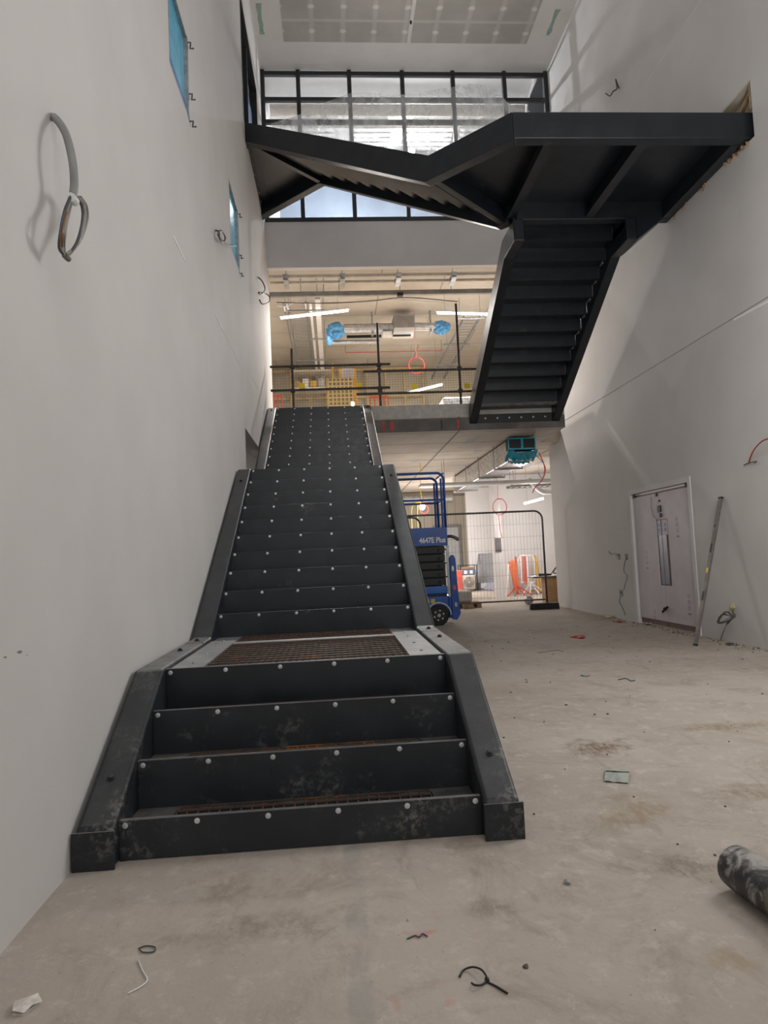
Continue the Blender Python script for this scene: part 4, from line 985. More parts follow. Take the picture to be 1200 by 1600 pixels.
# barriers
p = at(812, 930, y=16.3)
def leg_bars(b, x, y, z, L_):
    for dx in (-.28, -.1, .12, .3): b.bar((x, y, z), (x+dx*1.2, y-.25, .02), .03, .03)
t = thing('barrier', 'orange folded plastic barrier slumped beside the spine wall', 'barrier', (p.x-.12, 16.2, 0))
o1, o2 = at(800, 878, y=16.3), at(808, 922, y=16.2)
q = [(o1.x-.10, .95*1), (o1.x+.02, 1.02), (o1.x+.12, .95), (o2.x+.10, .18), (o2.x+.0, .05), (o2.x-.05, .2)]
MB().loft([(x, 16.28, z) for x, z in q], [(x, 16.36, z) for x, z in q]).build('panel', 'orange', t, bevel=.015)
MB().bar((o1.x-.10, 16.3, .9), (o1.x-.22, 16.3, .02), .045, .04).build('side_post', 'barrier_white', t)
b = MB(); leg_bars(b, o2.x, 16.2, .30, 1); b.build('foot_bars', 'orange_red', t)
t = thing('barrier', 'red and white folding barrier standing open near the table', 'barrier', (p.x+.3, 16.6, 0))
x0, x1 = at(810, 870, y=16.6).x, at(834, 870, y=16.6).x
zt_ = at(820, 868, y=16.6).z
MB().tube([(x0, 16.6, .02), (x0, 16.6, zt_-.08), (x0+.08, 16.6, zt_), (x1-.08, 16.6, zt_), (x1, 16.6, zt_-.08), (x1, 16.6, .02)], .025, 8).build('frame', 'barrier_white', t, smooth=True)
for f, m in ((.12, 'barrier_white'), (.30, 'orange_red'), (.55, 'barrier_white'), (.42, 'orange_red')):
    x = x0+(x1-x0)*f; MB().box(x-.02, 16.58, .35 if m != 'orange_red' else .3, x+.02, 16.61, zt_-.02).build('slat', m, t)
MB().box(x0, 16.585, .33, x1, 16.615, .37).build('lower_rail', 'barrier_white', t)
b = MB(); leg_bars(b, (x0+x1)/2+.1, 16.6, .33, 1); b.build('foot_bars', 'barrier_white', t)
t = thing('barrier', 'tall red slatted barrier end stood behind the orange slumped one', 'barrier', (x0-.05, 16.9, 0))
MB().box(x0-.03, 16.88, 0, x0+.02, 16.93, zt_-.02).build('post', 'orange_red', t); MB().box(x0+.10, 16.88, .4, x0+.14, 16.93, zt_-.06).build('post', 'red', t); MB().box(x0+.02, 16.89, .4, x0+.10, 16.92, .46).build('rail', 'orange_red', t)
a_ = at(841, 868, y=16.8); t = thing('plank', 'upright yellow timber frame leaning by the far white wall behind the table', 'timber', (a_.x, 16.8, 0))
MB().bar((a_.x-.03, 16.85, 0), (a_.x-.06, 16.95, a_.z), .07, .04, up=(0,1,0)).build('upright', 'yellow_wood', t); MB().bar((a_.x-.35, 16.8, .09), (a_.x+.15, 16.8, .06), .04, .05).build('sole_plate', 'yellow_wood', t); MB().bar((a_.x+.06, 16.85, 0), (a_.x-.02, 16.95, a_.z*.95), .03, .04, up=(0,1,0)).build('upright', 'yellow_wood', t)
# work table on a plywood box
t = thing('work_table', 'plywood block table with a grey round-edged top behind the fence end', 'table', (5.45, 13.2, 0))
MB().box(5.14, 13.0, 0, 5.75, 13.4, .60).build('plinth', 'ply', t, bevel=.004)
MB().box(4.82, 12.95, .601, 6.0, 13.5, .645).build('top', 'alloy', t, bevel=.018)
t = tag(MB().loft([(4.98, 13.05, .646), (5.30, 13.05, .646), (5.30, 13.3, .646), (4.98, 13.3, .646)], [(5.0, 13.06, .71), (5.28, 13.06, .69), (5.28, 13.29, .69), (5.0, 13.29, .71)]).build('tool_case', 'black', bevel=.01), 'flat black tool case on the edge of the grey table top', 'case')
b = MB(); b.tube(spl([(5.32, 13.2, .66), (5.4, 13.15, .78), (5.5, 13.2, .86), (5.6, 13.15, .80), (5.52, 13.2, .70), (5.38, 13.15, .70), (5.46, 13.2, .80), (5.6, 13.2, .68)]), .012, 6)
tag(b.build('cable', 'cable_dark', smooth=True), 'dark flex heaped on the grey table top next to the case', 'cable')
tag(MB().blob((4.62, 12.75, .11), .11, .05, (1,1,1), 10, 6).build('drum', 'galv', smooth=True), 'grey rounded drum lying by the fence end post', 'drum')

# ------------------------------------------------------------------ first floor: edge guard and what shows above it
gr = thing('guard_rail', 'brown scaffold tube guard rail along the first-storey slab edge', 'guard rail', (1.2, 9.75, Z1))
for x, zt_ in ((-.49, 5.26), (1.15, 5.72), (2.69, 6.07)):
    MB().cyl((x, 9.75, Z1+.005), (x, 9.75, zt_), .0242, 10).build('upright', 'scaffold', gr, smooth='auto')
for xa, xb, z, y in ((-.90, 1.36, 4.905, 9.70), (.85, 3.25, 4.80, 9.80), (-.90, 1.34, 4.455, 9.70), (.70, 3.25, 4.366, 9.80)):
    MB().cyl((xa, y, z), (xb, y, z+.0), .0242, 10).build('ledger', 'scaffold', gr, smooth='auto')
for x in (-.49, 1.15, 2.69):
    for z in ((4.905, 4.455) if x < 0 else (4.905, 4.80, 4.455, 4.366) if x < 2 else (4.80, 4.366)):
        MB().box(x-.045, 9.72, z-.04, x+.045, 9.78, z+.04).build('coupler', 'scaffold', gr, bevel=.012)
for k, (x0, x1) in enumerate(((-.88, 1.10), (1.20, 3.05))):
    b = MB(); zt_ = 4.93 if k == 0 else 4.83
    n = int((x1-x0)/.05)
    for i in range(n+1): x = x0+(x1-x0)*i/n; b.bar((x, 9.855, Z1), (x, 9.855, zt_), .0036, .0036, up=(0,1,0))
    for i in range(17): z = Z1+.01+(zt_-Z1-.01)*i/16; b.bar((x0, 9.855, z), (x1, 9.855, z), .0036, .0036)
    tag(b.build('mesh_guard', 'wire'), ('wire mesh guard behind the scaffold rail above the top of the lower stair', 'wire mesh guard behind the scaffold rail beside the upper flight')[k], 'mesh guard')
for k, (px, py, lab) in enumerate(((472, 603, 'first yellow tag on the guard mesh, above the top step near the white wall'), (562, 602, 'yellow tag on the guard mesh over the far end of the top step'), (647, 604, 'yellow tag on the guard mesh past the middle scaffold upright'), (730, 603, 'yellow tag on the guard mesh nearest the upper flight'))):
    p = at(px, py, y=9.84); b = MB(); b.box(p.x-.055, 9.832, p.z-.05, p.x+.055, 9.838, p.z+.05)
    tag(b.build('tag', 'tag_yellow'), lab, 'tag')
# services under the first-storey soffit
SZ = 7.52
for k, (y, z, lab) in enumerate(((10.86, 7.12, 'pale conduit pipe in clamps under the bulkhead, nearest the bulkhead'), (11.12, 7.10, 'pale conduit pipe in clamps under the bulkhead, next to the grey channel'))):
    t = thing('pipe', lab, 'pipe', (2, y, z)); MB().cyl((XL+.02, y, z), (XR-.02, y, z), .032, 12).build('run', 'pale_pipe', t, smooth='auto')
for k, px in enumerate((447, 535, 622, 708)):
    p = at(px, 434, y=10.98)
    lab = ('silver pipe clamp under the bulkhead nearest the wall with the blue-filmed openings', 'second silver pipe clamp under the bulkhead from the wall', 'third silver pipe clamp under the bulkhead, over the boxed fan unit', 'silver pipe clamp under the bulkhead nearest the upper flight')[k]
    t = thing('pipe_clamp', lab, 'clamp', (p.x, 11, 7.05), 'pipe clamps under the bulkhead')
    for y, z in ((10.86, 7.12), (11.12, 7.10)): MB().box(p.x-.06, y-.045, z-.05, p.x+.06, y+.045, z+.05).build('collar', 'silver', t, bevel=.015)
    MB().box(p.x-.05, 10.80, 7.03, p.x+.05, 11.25, 7.05).build('strut', 'silver', t); MB().cyl((p.x, 11.0, 7.05), (p.x, 11.0, SZ), .008, 6).build('drop_rod', 'galv', t)
t = thing('steel_channel', 'long grey steel channel hung under the soffit behind the conduit pipes', 'channel', (2, 11.8, 7.05))
MB().box(-4, 11.76, 7.06, XR-.02, 11.84, 7.16).build('run', 'grey_steel', t)
for px in (470, 506, 530, 625, 705): p = at(px, 455, y=11.8); MB().cyl((p.x, 11.8, 7.16), (p.x, 11.8, SZ), .006, 6).build('drop_rod', 'black', t)
p = at(626, 463, y=11.75); MB().box(p.x-.08, 11.66, 7.0, p.x+.05, 11.755, 7.07).build('junction_box', 'black', t)
MB().tube(spl([(-.9, 12.0, 7.02), (.2, 12.0, 6.98), (1.2, 12.1, 7.05), (2.0, 12.0, 7.08), (3.2, 12.1, 7.0)]), .01, 6).build('loose_wire', 'cable_dark', t)
batten((-.88, 12.95, 7.0), (.70, 12.53, 7.0), 'lit batten light under the first-storey soffit nearer the white wall, slightly tilted', SZ)
batten((2.83, 12.80, 7.0), (4.08, 12.96, 7.0), 'lit batten light under the first-storey soffit beside the upper flight', SZ)
batten(at(638, 614, y=17.0), at(691, 601, y=16.4), 'lit batten light deep in the first storey seen through the guard mesh', SZ)
dt = thing('duct', 'round silver ventilation duct across the first-storey soffit with taped blue ends', 'duct', (1.8, 14.1, 7.0))
MB().cyl((.62, 14.1, 7.09), (1.9, 14.1, 7.09), .13, 20).build('run', 'silver', dt, smooth='auto'); MB().cyl((2.42, 14.1, 7.12), (3.0, 14.1, 7.10), .10, 20).build('run', 'silver', dt, smooth='auto')
def crumple(c, rx, ry, rz, name, par):
    b = MB(); n, m_ = 14, 9; vs = []
    for i in range(m_+1):
        a = -PI/2+PI*i/m_
        for k in range(n):
            q = 1+random.uniform(-.18, .18); vs.append((c[0]+rx*q*math.cos(a)*math.cos(2*PI*k/n), c[1]+ry*q*math.cos(a)*math.sin(2*PI*k/n), c[2]+rz*q*math.sin(a)))
    b.add(vs, [(i*n+k, i*n+(k+1)%n, (i+1)*n+(k+1)%n, (i+1)*n+k) for i in range(m_) for k in range(n)]); return b.build(name, 'blue_wrap', par)
crumple((.42, 14.1, 7.06), .24, .18, .20, 'blue_wrap', dt); crumple((.25, 14.1, 6.86), .08, .08, .16, 'blue_wrap', dt); crumple((3.13, 14.1, 7.08), .24, .16, .17, 'blue_wrap', dt)
for x in (1.35, 2.85): MB().box(x-.02, 14.08, 6.95, x+.02, 14.12, SZ).box(x-.025, 13.95, 6.93, x+.025, 14.25, 6.96).build('hanger', 'galv', dt)
MB().cyl((.2, 14.45, 6.86), (1.55, 14.45, 6.86), .06, 14).build('branch_pipe', 'silver', dt, smooth='auto')
MB().box(.7, 14.4, 6.98, 1.6, 14.5, 7.03).build('branch_tray', 'black', dt)
fc = thing('fan_unit', 'boxed grey fan coil unit with a white sloping grille on the silver duct', 'fan unit', (2.15, 14.1, 6.8))
MB().box(1.88, 13.85, 7.02, 2.42, 14.4, 7.34).build('casing', 'grey_steel', fc, bevel=.01)
MB().loft([(1.84, 13.86, 6.80), (2.36, 13.86, 6.80), (2.36, 13.95, 6.77), (1.84, 13.95, 6.77)], [(1.89, 13.86, 7.02), (2.41, 13.86, 7.02), (2.41, 14.35, 7.02), (1.89, 14.35, 7.02)]).build('grille_hood', 'white_metal', fc)
MB().box(1.85, 13.85, 6.79, 2.30, 13.862, 6.84).build('slot', 'black', fc); MB().box(1.6, 13.9, 6.84, 1.83, 14.1, 6.95).build('valve_box', 'white_metal', fc)
# trays running away from the viewer
tk = thing('trunking', 'white steel trunking running away under the first-storey soffit above the guard rail', 'trunking', (.05, 15, 7.05))
x = at(497, 480, z=7.1).x
MB().box(x-.06, 11.95, 7.05, x+.06, 19.4, 7.14).build('run', 'white_metal', tk); MB().box(x-.20, 12.2, 7.05, x-.14, 19.4, 7.10).build('side_run', 'white_metal', tk)
for y in (12.5, 14.6, 16.5): MB().box(x-.7, y, 7.0, x+.15, y+.03, 7.03).build('bearer', 'galv', tk); MB().cyl((x+.12, y, 7.03), (x+.12, y, SZ), .006, 6).build('drop_rod', 'galv', tk)
b = MB()
for i in range(9): xx = x-.62+i*.05; b.bar((xx, 13.2, 7.045), (xx, 17.3, 7.045), .008, .008)
for i in range(34): yy = 13.2+i*.123; b.bar((x-.63, yy, 7.045), (x-.21, yy, 7.045), .008, .008)
for xx in (x-.63, x-.21): b.bar((xx, 13.2, 7.10), (xx, 17.3, 7.10), .008, .008)
tag(b.build('basket_tray', 'galv'), 'wire basket cable tray beside the white trunking under the first-storey soffit', 'cable tray')
t = thing('cable_tray', 'wide galvanised tray running away high up behind the upper flight', 'cable tray', (3.9, 15, 7.05))
b = MB().box(3.55, 13.15, 7.0, 3.58, 19, 7.08).box(3.95, 13.15, 7.0, 3.98, 19, 7.08)
for i in range(26): b.box(3.58, 13.2+i*.22, 7.01, 3.95, 13.24+i*.22, 7.02)
b.build('ladder', 'galv', t)
for y in (13.2, 15.2, 17.2): MB().box(3.35, y, 6.97, 4.1, y+.04, 7.0).build('bearer', 'galv', t); MB().cyl((3.45, y+.02, 7.0), (3.45, y+.02, SZ), .006, 6).build('drop_rod', 'galv', t)
p = at(651, 571, y=14); n = 30
t = thing('hose_coil', 'red hose coil hanging in front of the cream soffit above the guard mesh', 'hose', (p.x, 14, p.z-.22))
b = MB(); b.tube([(p.x+.20*math.cos(2*PI*k/n), 14, p.z+.21*math.sin(2*PI*k/n)) for k in range(n)], .014, 6, closed=True).build('coil', 'red', t, smooth=True)
MB().tube([(p.x, 14, p.z+.21), (p.x, 14, SZ)], .005, 5).build('hanging_wire', 'pink_red', t)
for k, (dx, lab) in enumerate(((-.78, 'galvanised conduit run beside the basket tray, nearest the white wall'), (-.70, 'galvanised conduit run beside the basket tray, middle of three'), (-.28, 'galvanised conduit run between basket tray and white trunking'))):
    t = thing('conduit', lab, 'conduit', (x+dx, 15, 7.1)); MB().cyl((x+dx, 12.3, 7.12), (x+dx, 19.3, 7.12), .02, 8).build('run', 'galv', t, smooth='auto')
    for y in (12.9, 14.9, 16.9): MB().box(x+dx-.03, y, 7.10, x+dx+.03, y+.03, 7.15).build('saddle', 'silver', t); MB().cyl((x+dx, y+.015, 7.14), (x+dx, y+.015, SZ), .005, 5).build('drop_rod', 'galv', t)
t = thing('stud_frame', 'pale timber stud framing standing against the first-storey end wall', 'framing', (.2, 19.2, Z1))
for i in range(9): MB().box(-1.7+i*.62, 19.15, Z1, -1.62+i*.62, 19.3, 7.4).build('stud', 'pale_timber', t)
MB().box(-1.7, 19.15, 7.4, 3.34, 19.3, 7.5).build('head_plate', 'pale_timber', t); MB().box(-1.7, 19.16, 6.5, 3.34, 19.29, 6.58).build('noggin', 'pale_timber', t)
t = tag(MB().tube(spl([(-.93, 12.3, 7.05), (-.7, 12.5, 7.12), (-.45, 12.7, 7.3), (.1, 12.75, 7.28), (.6, 12.6, 7.22), (1.6, 12.7, 7.3), (3.0, 12.8, 7.24)]), .012, 6).build('cable', 'white_metal', smooth=True), 'slack white supply flex strung between the two batten lights', 'cable')
# thin sprinkler pipe
p0, p1 = at(540, 551, y=16.5), at(690, 548, y=16.5)
t = thing('pipe', 'thin dark sprinkler pipe deep under the first-storey soffit', 'pipe', (2, 16.5, p0.z)); MB().cyl(p0, p1, .012, 6).build('run', 'pink_red', t)
for q in (p0, p1): MB().cyl(q, (q.x, q.y, SZ), .006, 6).build('drop_rod', 'wire', t)
# clutter standing on the first floor
pb0, pb1 = at(511, 592, y=12.3), at(552, 592, y=12.3)
t = thing('perforated_board', 'perforated yellow board standing behind the guard mesh above the stair head', 'board', ((pb0.x+pb1.x)/2, 12.3, Z1))
MB().box(pb0.x, 12.28, Z1, pb1.x, 12.32, pb0.z).build('sheet', 'perforated_yellow', t); MB().box(pb0.x-.03, 12.27, Z1, pb0.x, 12.33, pb0.z).build('edge_batten', 'yellow_wood', t); MB().box(pb1.x, 12.27, Z1, pb1.x+.03, 12.33, pb0.z).build('edge_batten', 'yellow_wood', t)
a_, c_ = at(529, 576, y=12.6), at(557, 592, y=12.6)
t = thing('notice_board', 'pale printed sheet in an orange timber frame above the perforated board', 'notice', ((a_.x+c_.x)/2, 12.6, Z1))
MB().box(a_.x+.06, 12.58, c_.z, c_.x-.06, 12.62, a_.z).build('sheet', 'door_sheet', t)
MB().box(a_.x, 12.57, Z1, a_.x+.06, 12.63, a_.z).build('side_batten', 'yellow_wood', t); MB().box(c_.x-.06, 12.57, Z1, c_.x, 12.63, a_.z).build('side_batten', 'yellow_wood', t)
for i in range(4): z = c_.z+.03+i*(a_.z-c_.z-.05)/4; MB().box(a_.x+.10, 12.574, z, c_.x-.10, 12.579, z+.012).build('print_line', 'sheet_print', t)
def plastic_barrier(px0, px1, pyt, y, lab, m):
    a, c = at(px0, pyt, y=y), at(px1, pyt, y=y); t = thing('barrier', lab, 'barrier', ((a.x+c.x)/2, y, Z1))
    z = a.z; b = MB().box(a.x, y-.02, z-.06, c.x, y+.02, z).box(a.x, y-.02, z-.5, c.x, y+.02, z-.44)
    n = max(2, int((c.x-a.x)/.09))
    for i in range(n+1): x = a.x+(c.x-a.x-.03)*i/n; b.box(x, y-.015, z-.44, x+.03, y+.015, z-.06)
    b.build('slatted_panel', m, t); MB().box(a.x+.02, y-.02, Z1, a.x+.07, y+.02, z-.5).build('leg', m, t); MB().box(c.x-.07, y-.02, Z1, c.x-.02, y+.02, z-.5).build('leg', m, t)
    MB().box(a.x, y-.2, Z1, a.x+.09, y+.2, Z1+.05).build('foot', 'black_rubber', t)
plastic_barrier(577, 607, 619, 12.0, 'orange slatted plastic barrier behind the middle scaffold upright', 'orange')
plastic_barrier(427, 441, 617, 12.0, 'orange slatted plastic barrier peeping past the white wall edge behind the guard mesh', 'orange_red')
p = at(551, 631, y=10.7); t = thing('work_light', 'small glaring work light standing on the slab behind the top step', 'lamp', (p.x, 10.7, Z1))
MB().blob(p, .035, 0, (1,1,1.3), 12, 8).build('bulb', 'bulb_light', t, smooth=True); MB().cyl((p.x, 10.7, Z1+.02), (p.x, 10.7, p.z-.04), .012).build('stand', 'black', t); MB().cyl((p.x, 10.7, Z1), (p.x, 10.7, Z1+.02), .1).build('foot', 'black', t)
a_, c_ = at(692, 620, y=13.4), at(742, 620, y=13.4)
t = thing('wrapped_bundle', 'white film-wrapped bundle of ducting stacked beyond the guard mesh beside the upper flight', 'bundle', ((a_.x+c_.x)/2, 13.7, Z1))
MB().box(a_.x, 13.4, Z1+.14, c_.x+.3, 14.2, a_.z).build('wrapping', 'foil', t, bevel=.05, seg=3); 
for dx in (.1, .8): MB().box(a_.x+dx, 13.42, Z1, a_.x+dx+.1, 14.18, Z1+.14).build('bearer', 'timber', t)
a_, c_ = at(455, 575, y=17.5), at(520, 575, y=17.5)
t = thing('storage_rack', 'pale storage racking against the first-storey end wall beyond the guard rail', 'rack', ((a_.x+c_.x)/2, 18, Z1))
for x in (a_.x, c_.x):
    for y in (17.6, 18.2): MB().box(x-.03, y-.03, Z1, x+.03, y+.03, 7.2).build('upright', 'yellow_wood', t)
for z in (4.9, 5.7, 6.45, 7.0): MB().box(a_.x, 17.6, z, c_.x, 18.2, z+.05).build('shelf', 'cream', t)
for k in range(5):
    w_ = (c_.x-a_.x)/5.6; x = a_.x+.08+k*(c_.x-a_.x)/5.2
    tag(MB().box(x, 17.65, 6.501, x+w_*.8, 18.1, 6.72+.06*(k % 2)).build('carton', ('ply', 'plastic_white', 'yellow_wood', 'concrete_block', 'paper')[k]), ('brown carton at the wall end of the storage rack shelf', 'white carton second along the storage rack shelf', 'yellow carton in the middle of the storage rack shelf', 'grey carton fourth along the storage rack shelf', 'dull green-grey carton at the far end of the storage rack shelf')[k], 'carton')

# ------------------------------------------------------------------ things lying on the floor
e0 = at(1146, 1352, z=.078); ax = Vector((.085, -.99, 0)).normalized()
t = thing('wrapped_roll', 'black and silver scuffed wrapped roll lying on the floor at the picture edge', 'roll', (e0.x, e0.y-.5, 0))
b = MB(); prof = [(0, .055), (.004, .066), (.014, .074), (.05, .077), (.16, .075), (.19, .080), (.24, .076), (.45, .079), (.7, .076), (1.0, .078), (1.3, .074), (1.32, .06)]
b.tube([(e0.x+ax.x*s_, e0.y+ax.y*s_, .081) for s_, _ in prof], [q for _, q in prof], 28); b.build('wrap', 'roll_wrap', t, smooth=True)
b = MB(); cc = Vector((e0.x, e0.y, .081)) + ax*.27
side = Vector((-ax.y, ax.x, 0)); vs = []
for i in range(7):
    for j in range(5):
        an = math.radians(178+12*i); p = cc + ax*(.07*j/4) + (Vector((0,0,1))*math.sin(an-PI/2)*-1 + Vector((-1,0,0))*0)*0
        rad = Vector((-math.cos(math.radians(-20+10*i)), 0, math.sin(math.radians(-20+10*i))))
        vs.append(p + rad*.0795)
b.add(vs, [(i*5+j, i*5+j+1, (i+1)*5+j+1, (i+1)*5+j) for i in range(6) for j in range(4)]); b.build('label_patch', 'cable_olive', t, smooth=True)
z0 = lambda px, py, h=.004: at(px, py, z=h)
t = thing('cable_tie', 'black looped cable tie lying on the bare floor', 'cable tie', z0(750, 1530, 0))
MB().tube(spl([z0(718, 1526), z0(724, 1516), z0(738, 1511, .012), z0(752, 1515, .02), z0(760, 1526, .014), z0(760, 1533), z0(775, 1541), z0(793, 1552)]), .0032, 6).build('strap', 'black', t, smooth=True)
MB().tube(spl([z0(761, 1533), z0(752, 1539, .008), z0(742, 1539, .012), z0(737, 1536, .008)]), .0032, 6).build('tail', 'black', t, smooth=True)
MB().box(*(z0(761, 1532)-Vector((.006,.006,.003))), *(z0(761, 1532)+Vector((.006,.006,.006)))).build('lock_head', 'black', t)
t = thing('packet', 'crumpled pale green packet lying on the floor past the stair foot', 'packet', z0(963, 1214, 0))
p00, p10, p11, p01 = z0(944, 1221), z0(982, 1224), z0(984, 1206), z0(947, 1204)
b = MB(); vs = []
for i in range(6):
    for j in range(5):
        p = p00.lerp(p10, i/5).lerp(p01.lerp(p11, i/5), j/4); p.z = .004+.012*math.sin(j/4*PI)+.006*random.random(); vs.append(p)
b.add(vs, [(i*5+j, (i+1)*5+j, (i+1)*5+j+1, i*5+j+1) for i in range(5) for j in range(4)]); b.add([v-Vector((0,0,.003)) for v in vs], [(i*5+j, i*5+j+1, (i+1)*5+j+1, (i+1)*5+j) for i in range(5) for j in range(4)]); b.build('pouch', 'paper', t)
b = MB(); vs = [p.lerp(q, k/4)+Vector((0, 0, .02+.006*(k % 2))) for k in range(5) for p, q in ((p01.lerp(p00, .35), p11.lerp(p10, .28)),)] + [p.lerp(q, k/4)+Vector((0, 0, .012)) for k in range(5) for p, q in ((p01, p11),)]
b.add(vs, [(k, k+1, 6+k, 5+k) for k in range(4)]); b.build('flap', 'paper', t)
def scrap(px, py, w, d_, h, m, label, name='scrap', cat='scrap'):
    c = z0(px, py, 0); b = MB(); n = 8; vs = []
    a0_ = random.uniform(0, 6)
    for i in range(n): q = random.uniform(.55, 1.1); vs.append((c.x+w*q*math.cos(a0_+2*PI*i/n), c.y+d_*q*math.sin(a0_+2*PI*i/n), random.uniform(.002, h)))
    vs.append((c.x, c.y, h)); b.add(vs, [(i, (i+1) % n, n) for i in range(n)])
    vs2 = [(x, y, .001) for x, y, z in vs[:n]]; b.add(vs2, [tuple(range(n-1, -1, -1))])
    return tag(b.build(name, m), label, cat)
scrap(903, 996, .10, .16, .03, 'red', 'red crumpled scrap out on the open floor before the double door')
scrap(966, 972, .08, .14, .03, 'pink_red', 'red crumpled scrap close under the wall beside the door')
scrap(40, 1574, .045, .04, .02, 'plaster_chip', 'white broken plaster flake on the floor below the white wall', 'plaster_flake', 'plaster')
scrap(886, 1380, .018, .018, .015, 'cable_grey', 'small grey lump on the floor between the stair foot and the roll')
scrap(913, 1056, .045, .07, .012, 'paper', 'pale torn paper scrap on the floor beyond the packet')
scrap(1016, 976, .12, .14, .03, 'plaster_chip', 'pale rubble flake at the foot of the double door', 'plaster_flake', 'plaster')
scrap(950, 965, .09, .16, .05, 'foam_yellow', 'yellow foam lump at the wall base beyond the door', 'foam_lump', 'foam')
scrap(1140, 1008, .05, .05, .03, 'cable_dark', 'dark little offcut at the wall base beside the level')
scrap(822, 1512, .012, .012, .008, 'dirt', 'small brown clod on the floor near the cable tie', 'clod', 'dirt')
for k, (pts, m, lab) in enumerate((
        (((216, 1500), (222, 1515), (230, 1530), (222, 1540), (200, 1552)), 'plastic_white', 'white bent string on the floor before the stair foot'),
        (((216, 1482), (228, 1478), (242, 1480), (240, 1487), (224, 1488), (218, 1484)), 'cable_dark', 'small dark wire loop on the floor before the stair foot'),
        (((636, 1467), (648, 1462), (655, 1464), (660, 1459), (668, 1463)), 'cable_dark', 'short dark twig of wire on the floor above the cable tie'),
        (((966, 1062), (978, 1060), (986, 1064), (992, 1063)), 'cable_dark', 'thin dark wire scrap on the floor beyond the pale packet'),
        (((840, 1020), (870, 1016), (880, 1018)), 'cable_grey', 'grey bent wire lying across the floor well beyond the packet'))):
    tag(MB().tube(spl([z0(*q) for q in pts]), .0025 if k < 3 else .005, 5).build('wire_scrap', m, smooth=True), lab, 'wire')
# crumbs nobody would count
b = MB()
for i in range(300):
    if i < 170: x, y = random.uniform(4.55, 5.04), random.uniform(3.0, 9.0); x = 5.06-abs(random.gauss(0, .12))
    else: x, y = random.uniform(.9, 4.8), random.uniform(-.9, 8)
    if -1 < x < 1 and y > -.15: continue
    b.blob((x, y, .003), random.uniform(.002, .007) * (2.2 if i < 170 else 1 if y < 1.5 else 1.8), .3, (1, 1, .6), 5, 3)
tag(b.build('debris', 'dirt'), 'dark crumbs of debris strewn over the bare floor', 'debris', kind='stuff')
b = MB()
for i in range(300):
    if i < 160: y = random.uniform(2.5, 7.5); x = 5.07-abs(random.gauss(0, .09))
    else: x, y = random.uniform(-.9, 4.8), random.uniform(-1.7, 6)
    if -1 < x < 1 and y > -.15: continue
    b.blob((x, y, .004), random.uniform(.002, .006) * (2.4 if i < 160 else .9), .3, (1, 1, .6), 5, 3)
tag(b.build('debris', 'foam_yellow'), 'pale crumbs of foam and plaster strewn along the wall base', 'debris', kind='stuff')

# ------------------------------------------------------------------ light
def area(name, loc, size, power, col=(1, .95, .9), rot=(0, 0, 0), sy=None):
    d = bpy.data.lights.new(name, 'AREA'); d.energy = power; d.color = col; d.size = size
    if sy: d.shape = 'RECTANGLE'; d.size_y = sy
    o = bpy.data.objects.new(name, d); C.objects.link(o); o.location = loc; o.rotation_euler = rot; return o
def point(name, loc, power, r_, col=(1, .95, .9)):
    d = bpy.data.lights.new(name, 'POINT'); d.energy = power; d.color = col; d.shadow_soft_size = r_
    o = bpy.data.objects.new(name, d); C.objects.link(o); o.location = loc; return o
area('hall_light', (2.6, 2.0, CEIL-.1), 3.0, 40, (1, .985, .97), sy=7)
area('hall_light_near', (1.7, -5.3, 5.6), 3.5, 120, (1, .985, .965), (math.radians(76), 0, math.radians(-6)))
point('side_fill', (3.75, 1.2, 3.3), 215, .7, (1, .985, .965))  # added fill out of view to the right; no mast stands there
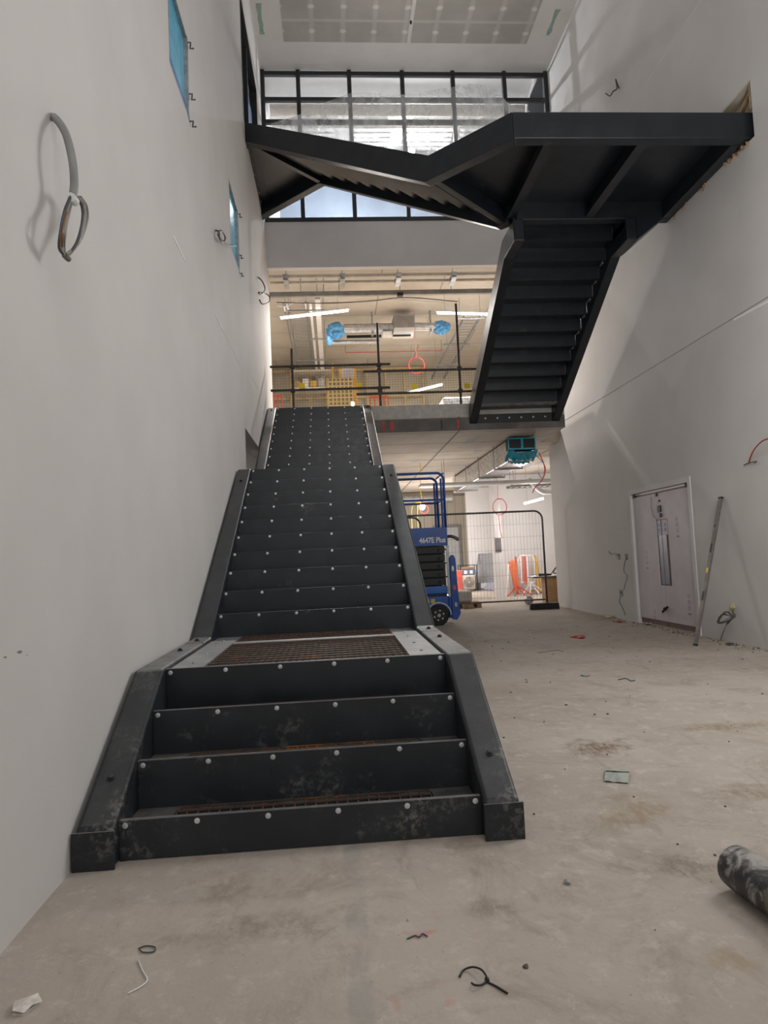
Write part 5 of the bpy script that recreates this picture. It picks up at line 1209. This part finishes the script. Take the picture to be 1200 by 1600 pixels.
# fluorescent battens and lamps of the storeys behind
def tube_lamp(name, p, q, power, col, drop=.05, tilt=0):
    p, q = Vector(p), Vector(q); c = (p+q)/2 - Vector((0, 0, drop))
    return area(name, c, (q-p).length*.95, power, col, (tilt, 0, math.atan2(q.y-p.y, q.x-p.x)), sy=.06)
tube_lamp('batten_lamp', (-.88, 12.95, 7.0), (.70, 12.53, 7.0), 270, (1, .94, .89)); tube_lamp('batten_lamp', (2.83, 12.80, 7.0), (4.08, 12.96, 7.0), 210, (1, .94, .89))
point('batten_glow', (-.1, 12.7, 6.1), 12, .5, (1, .94, .88)); point('batten_glow', (3.45, 12.8, 6.1), 10, .5, (1, .94, .88))
point('storey_light_deep', (2.6, 16.2, 5.7), 60, .8, (1, .92, .82)); point('storey_light_wall', (-2.5, 15, 5.8), 45, .6, (1, .92, .82))
point('ground_light', (5.6, 15.1, 1.9), 120, .3, (1, .94, .9)); point('ground_light_deep', (3.4, 18.8, 1.6), 330, .5, (1, .93, .88)); point('ground_light_mid', (2.4, 13.4, 1.8), 70, .4, (1, .93, .88)); point('ground_light_side', (-2.5, 13.5, 1.8), 70, .3, (1, .93, .88))
point('corridor_flood', (fl.x, 13.36, fl.z-.02), 470, .05, (.95, .97, 1.0))
point('corridor_light', (.8, 14.2, 10.4), 90, .3, (.97, .98, 1))
area('ceiling_fill', (2.0, 7.6, 8.9), 2.0, 32, (1, .98, .96), (PI, 0, 0))  # added fill floating below the ceiling to brighten it; no fitting on the landing
area('side_room_light', (XL-1.0, 7.4, 3.35), .8, 6)
wd = bpy.data.worlds.new('world'); bpy.context.scene.world = wd; wd.use_nodes = True
wd.node_tree.nodes['Background'].inputs[0].default_value = (1, .985, .97, 1); wd.node_tree.nodes['Background'].inputs[1].default_value = .52

# ------------------------------------------------------------------ camera and view
cd = bpy.data.cameras.new('camera'); co_ = bpy.data.objects.new('camera', cd); C.objects.link(co_)
cd.sensor_fit = 'HORIZONTAL'; cd.sensor_width = 36; cd.lens = 36*F_PX/1200; cd.clip_start = .05; cd.clip_end = 200
mw = Matrix((RT, UP, -FW)).transposed().to_4x4(); mw.translation = CAM; co_.matrix_world = mw
sc = bpy.context.scene; sc.camera = co_
sc.view_settings.view_transform = 'Standard'; sc.view_settings.look = 'None'; sc.view_settings.gamma = 1; sc.view_settings.use_curve_mapping = False
sc.view_settings.exposure = 0
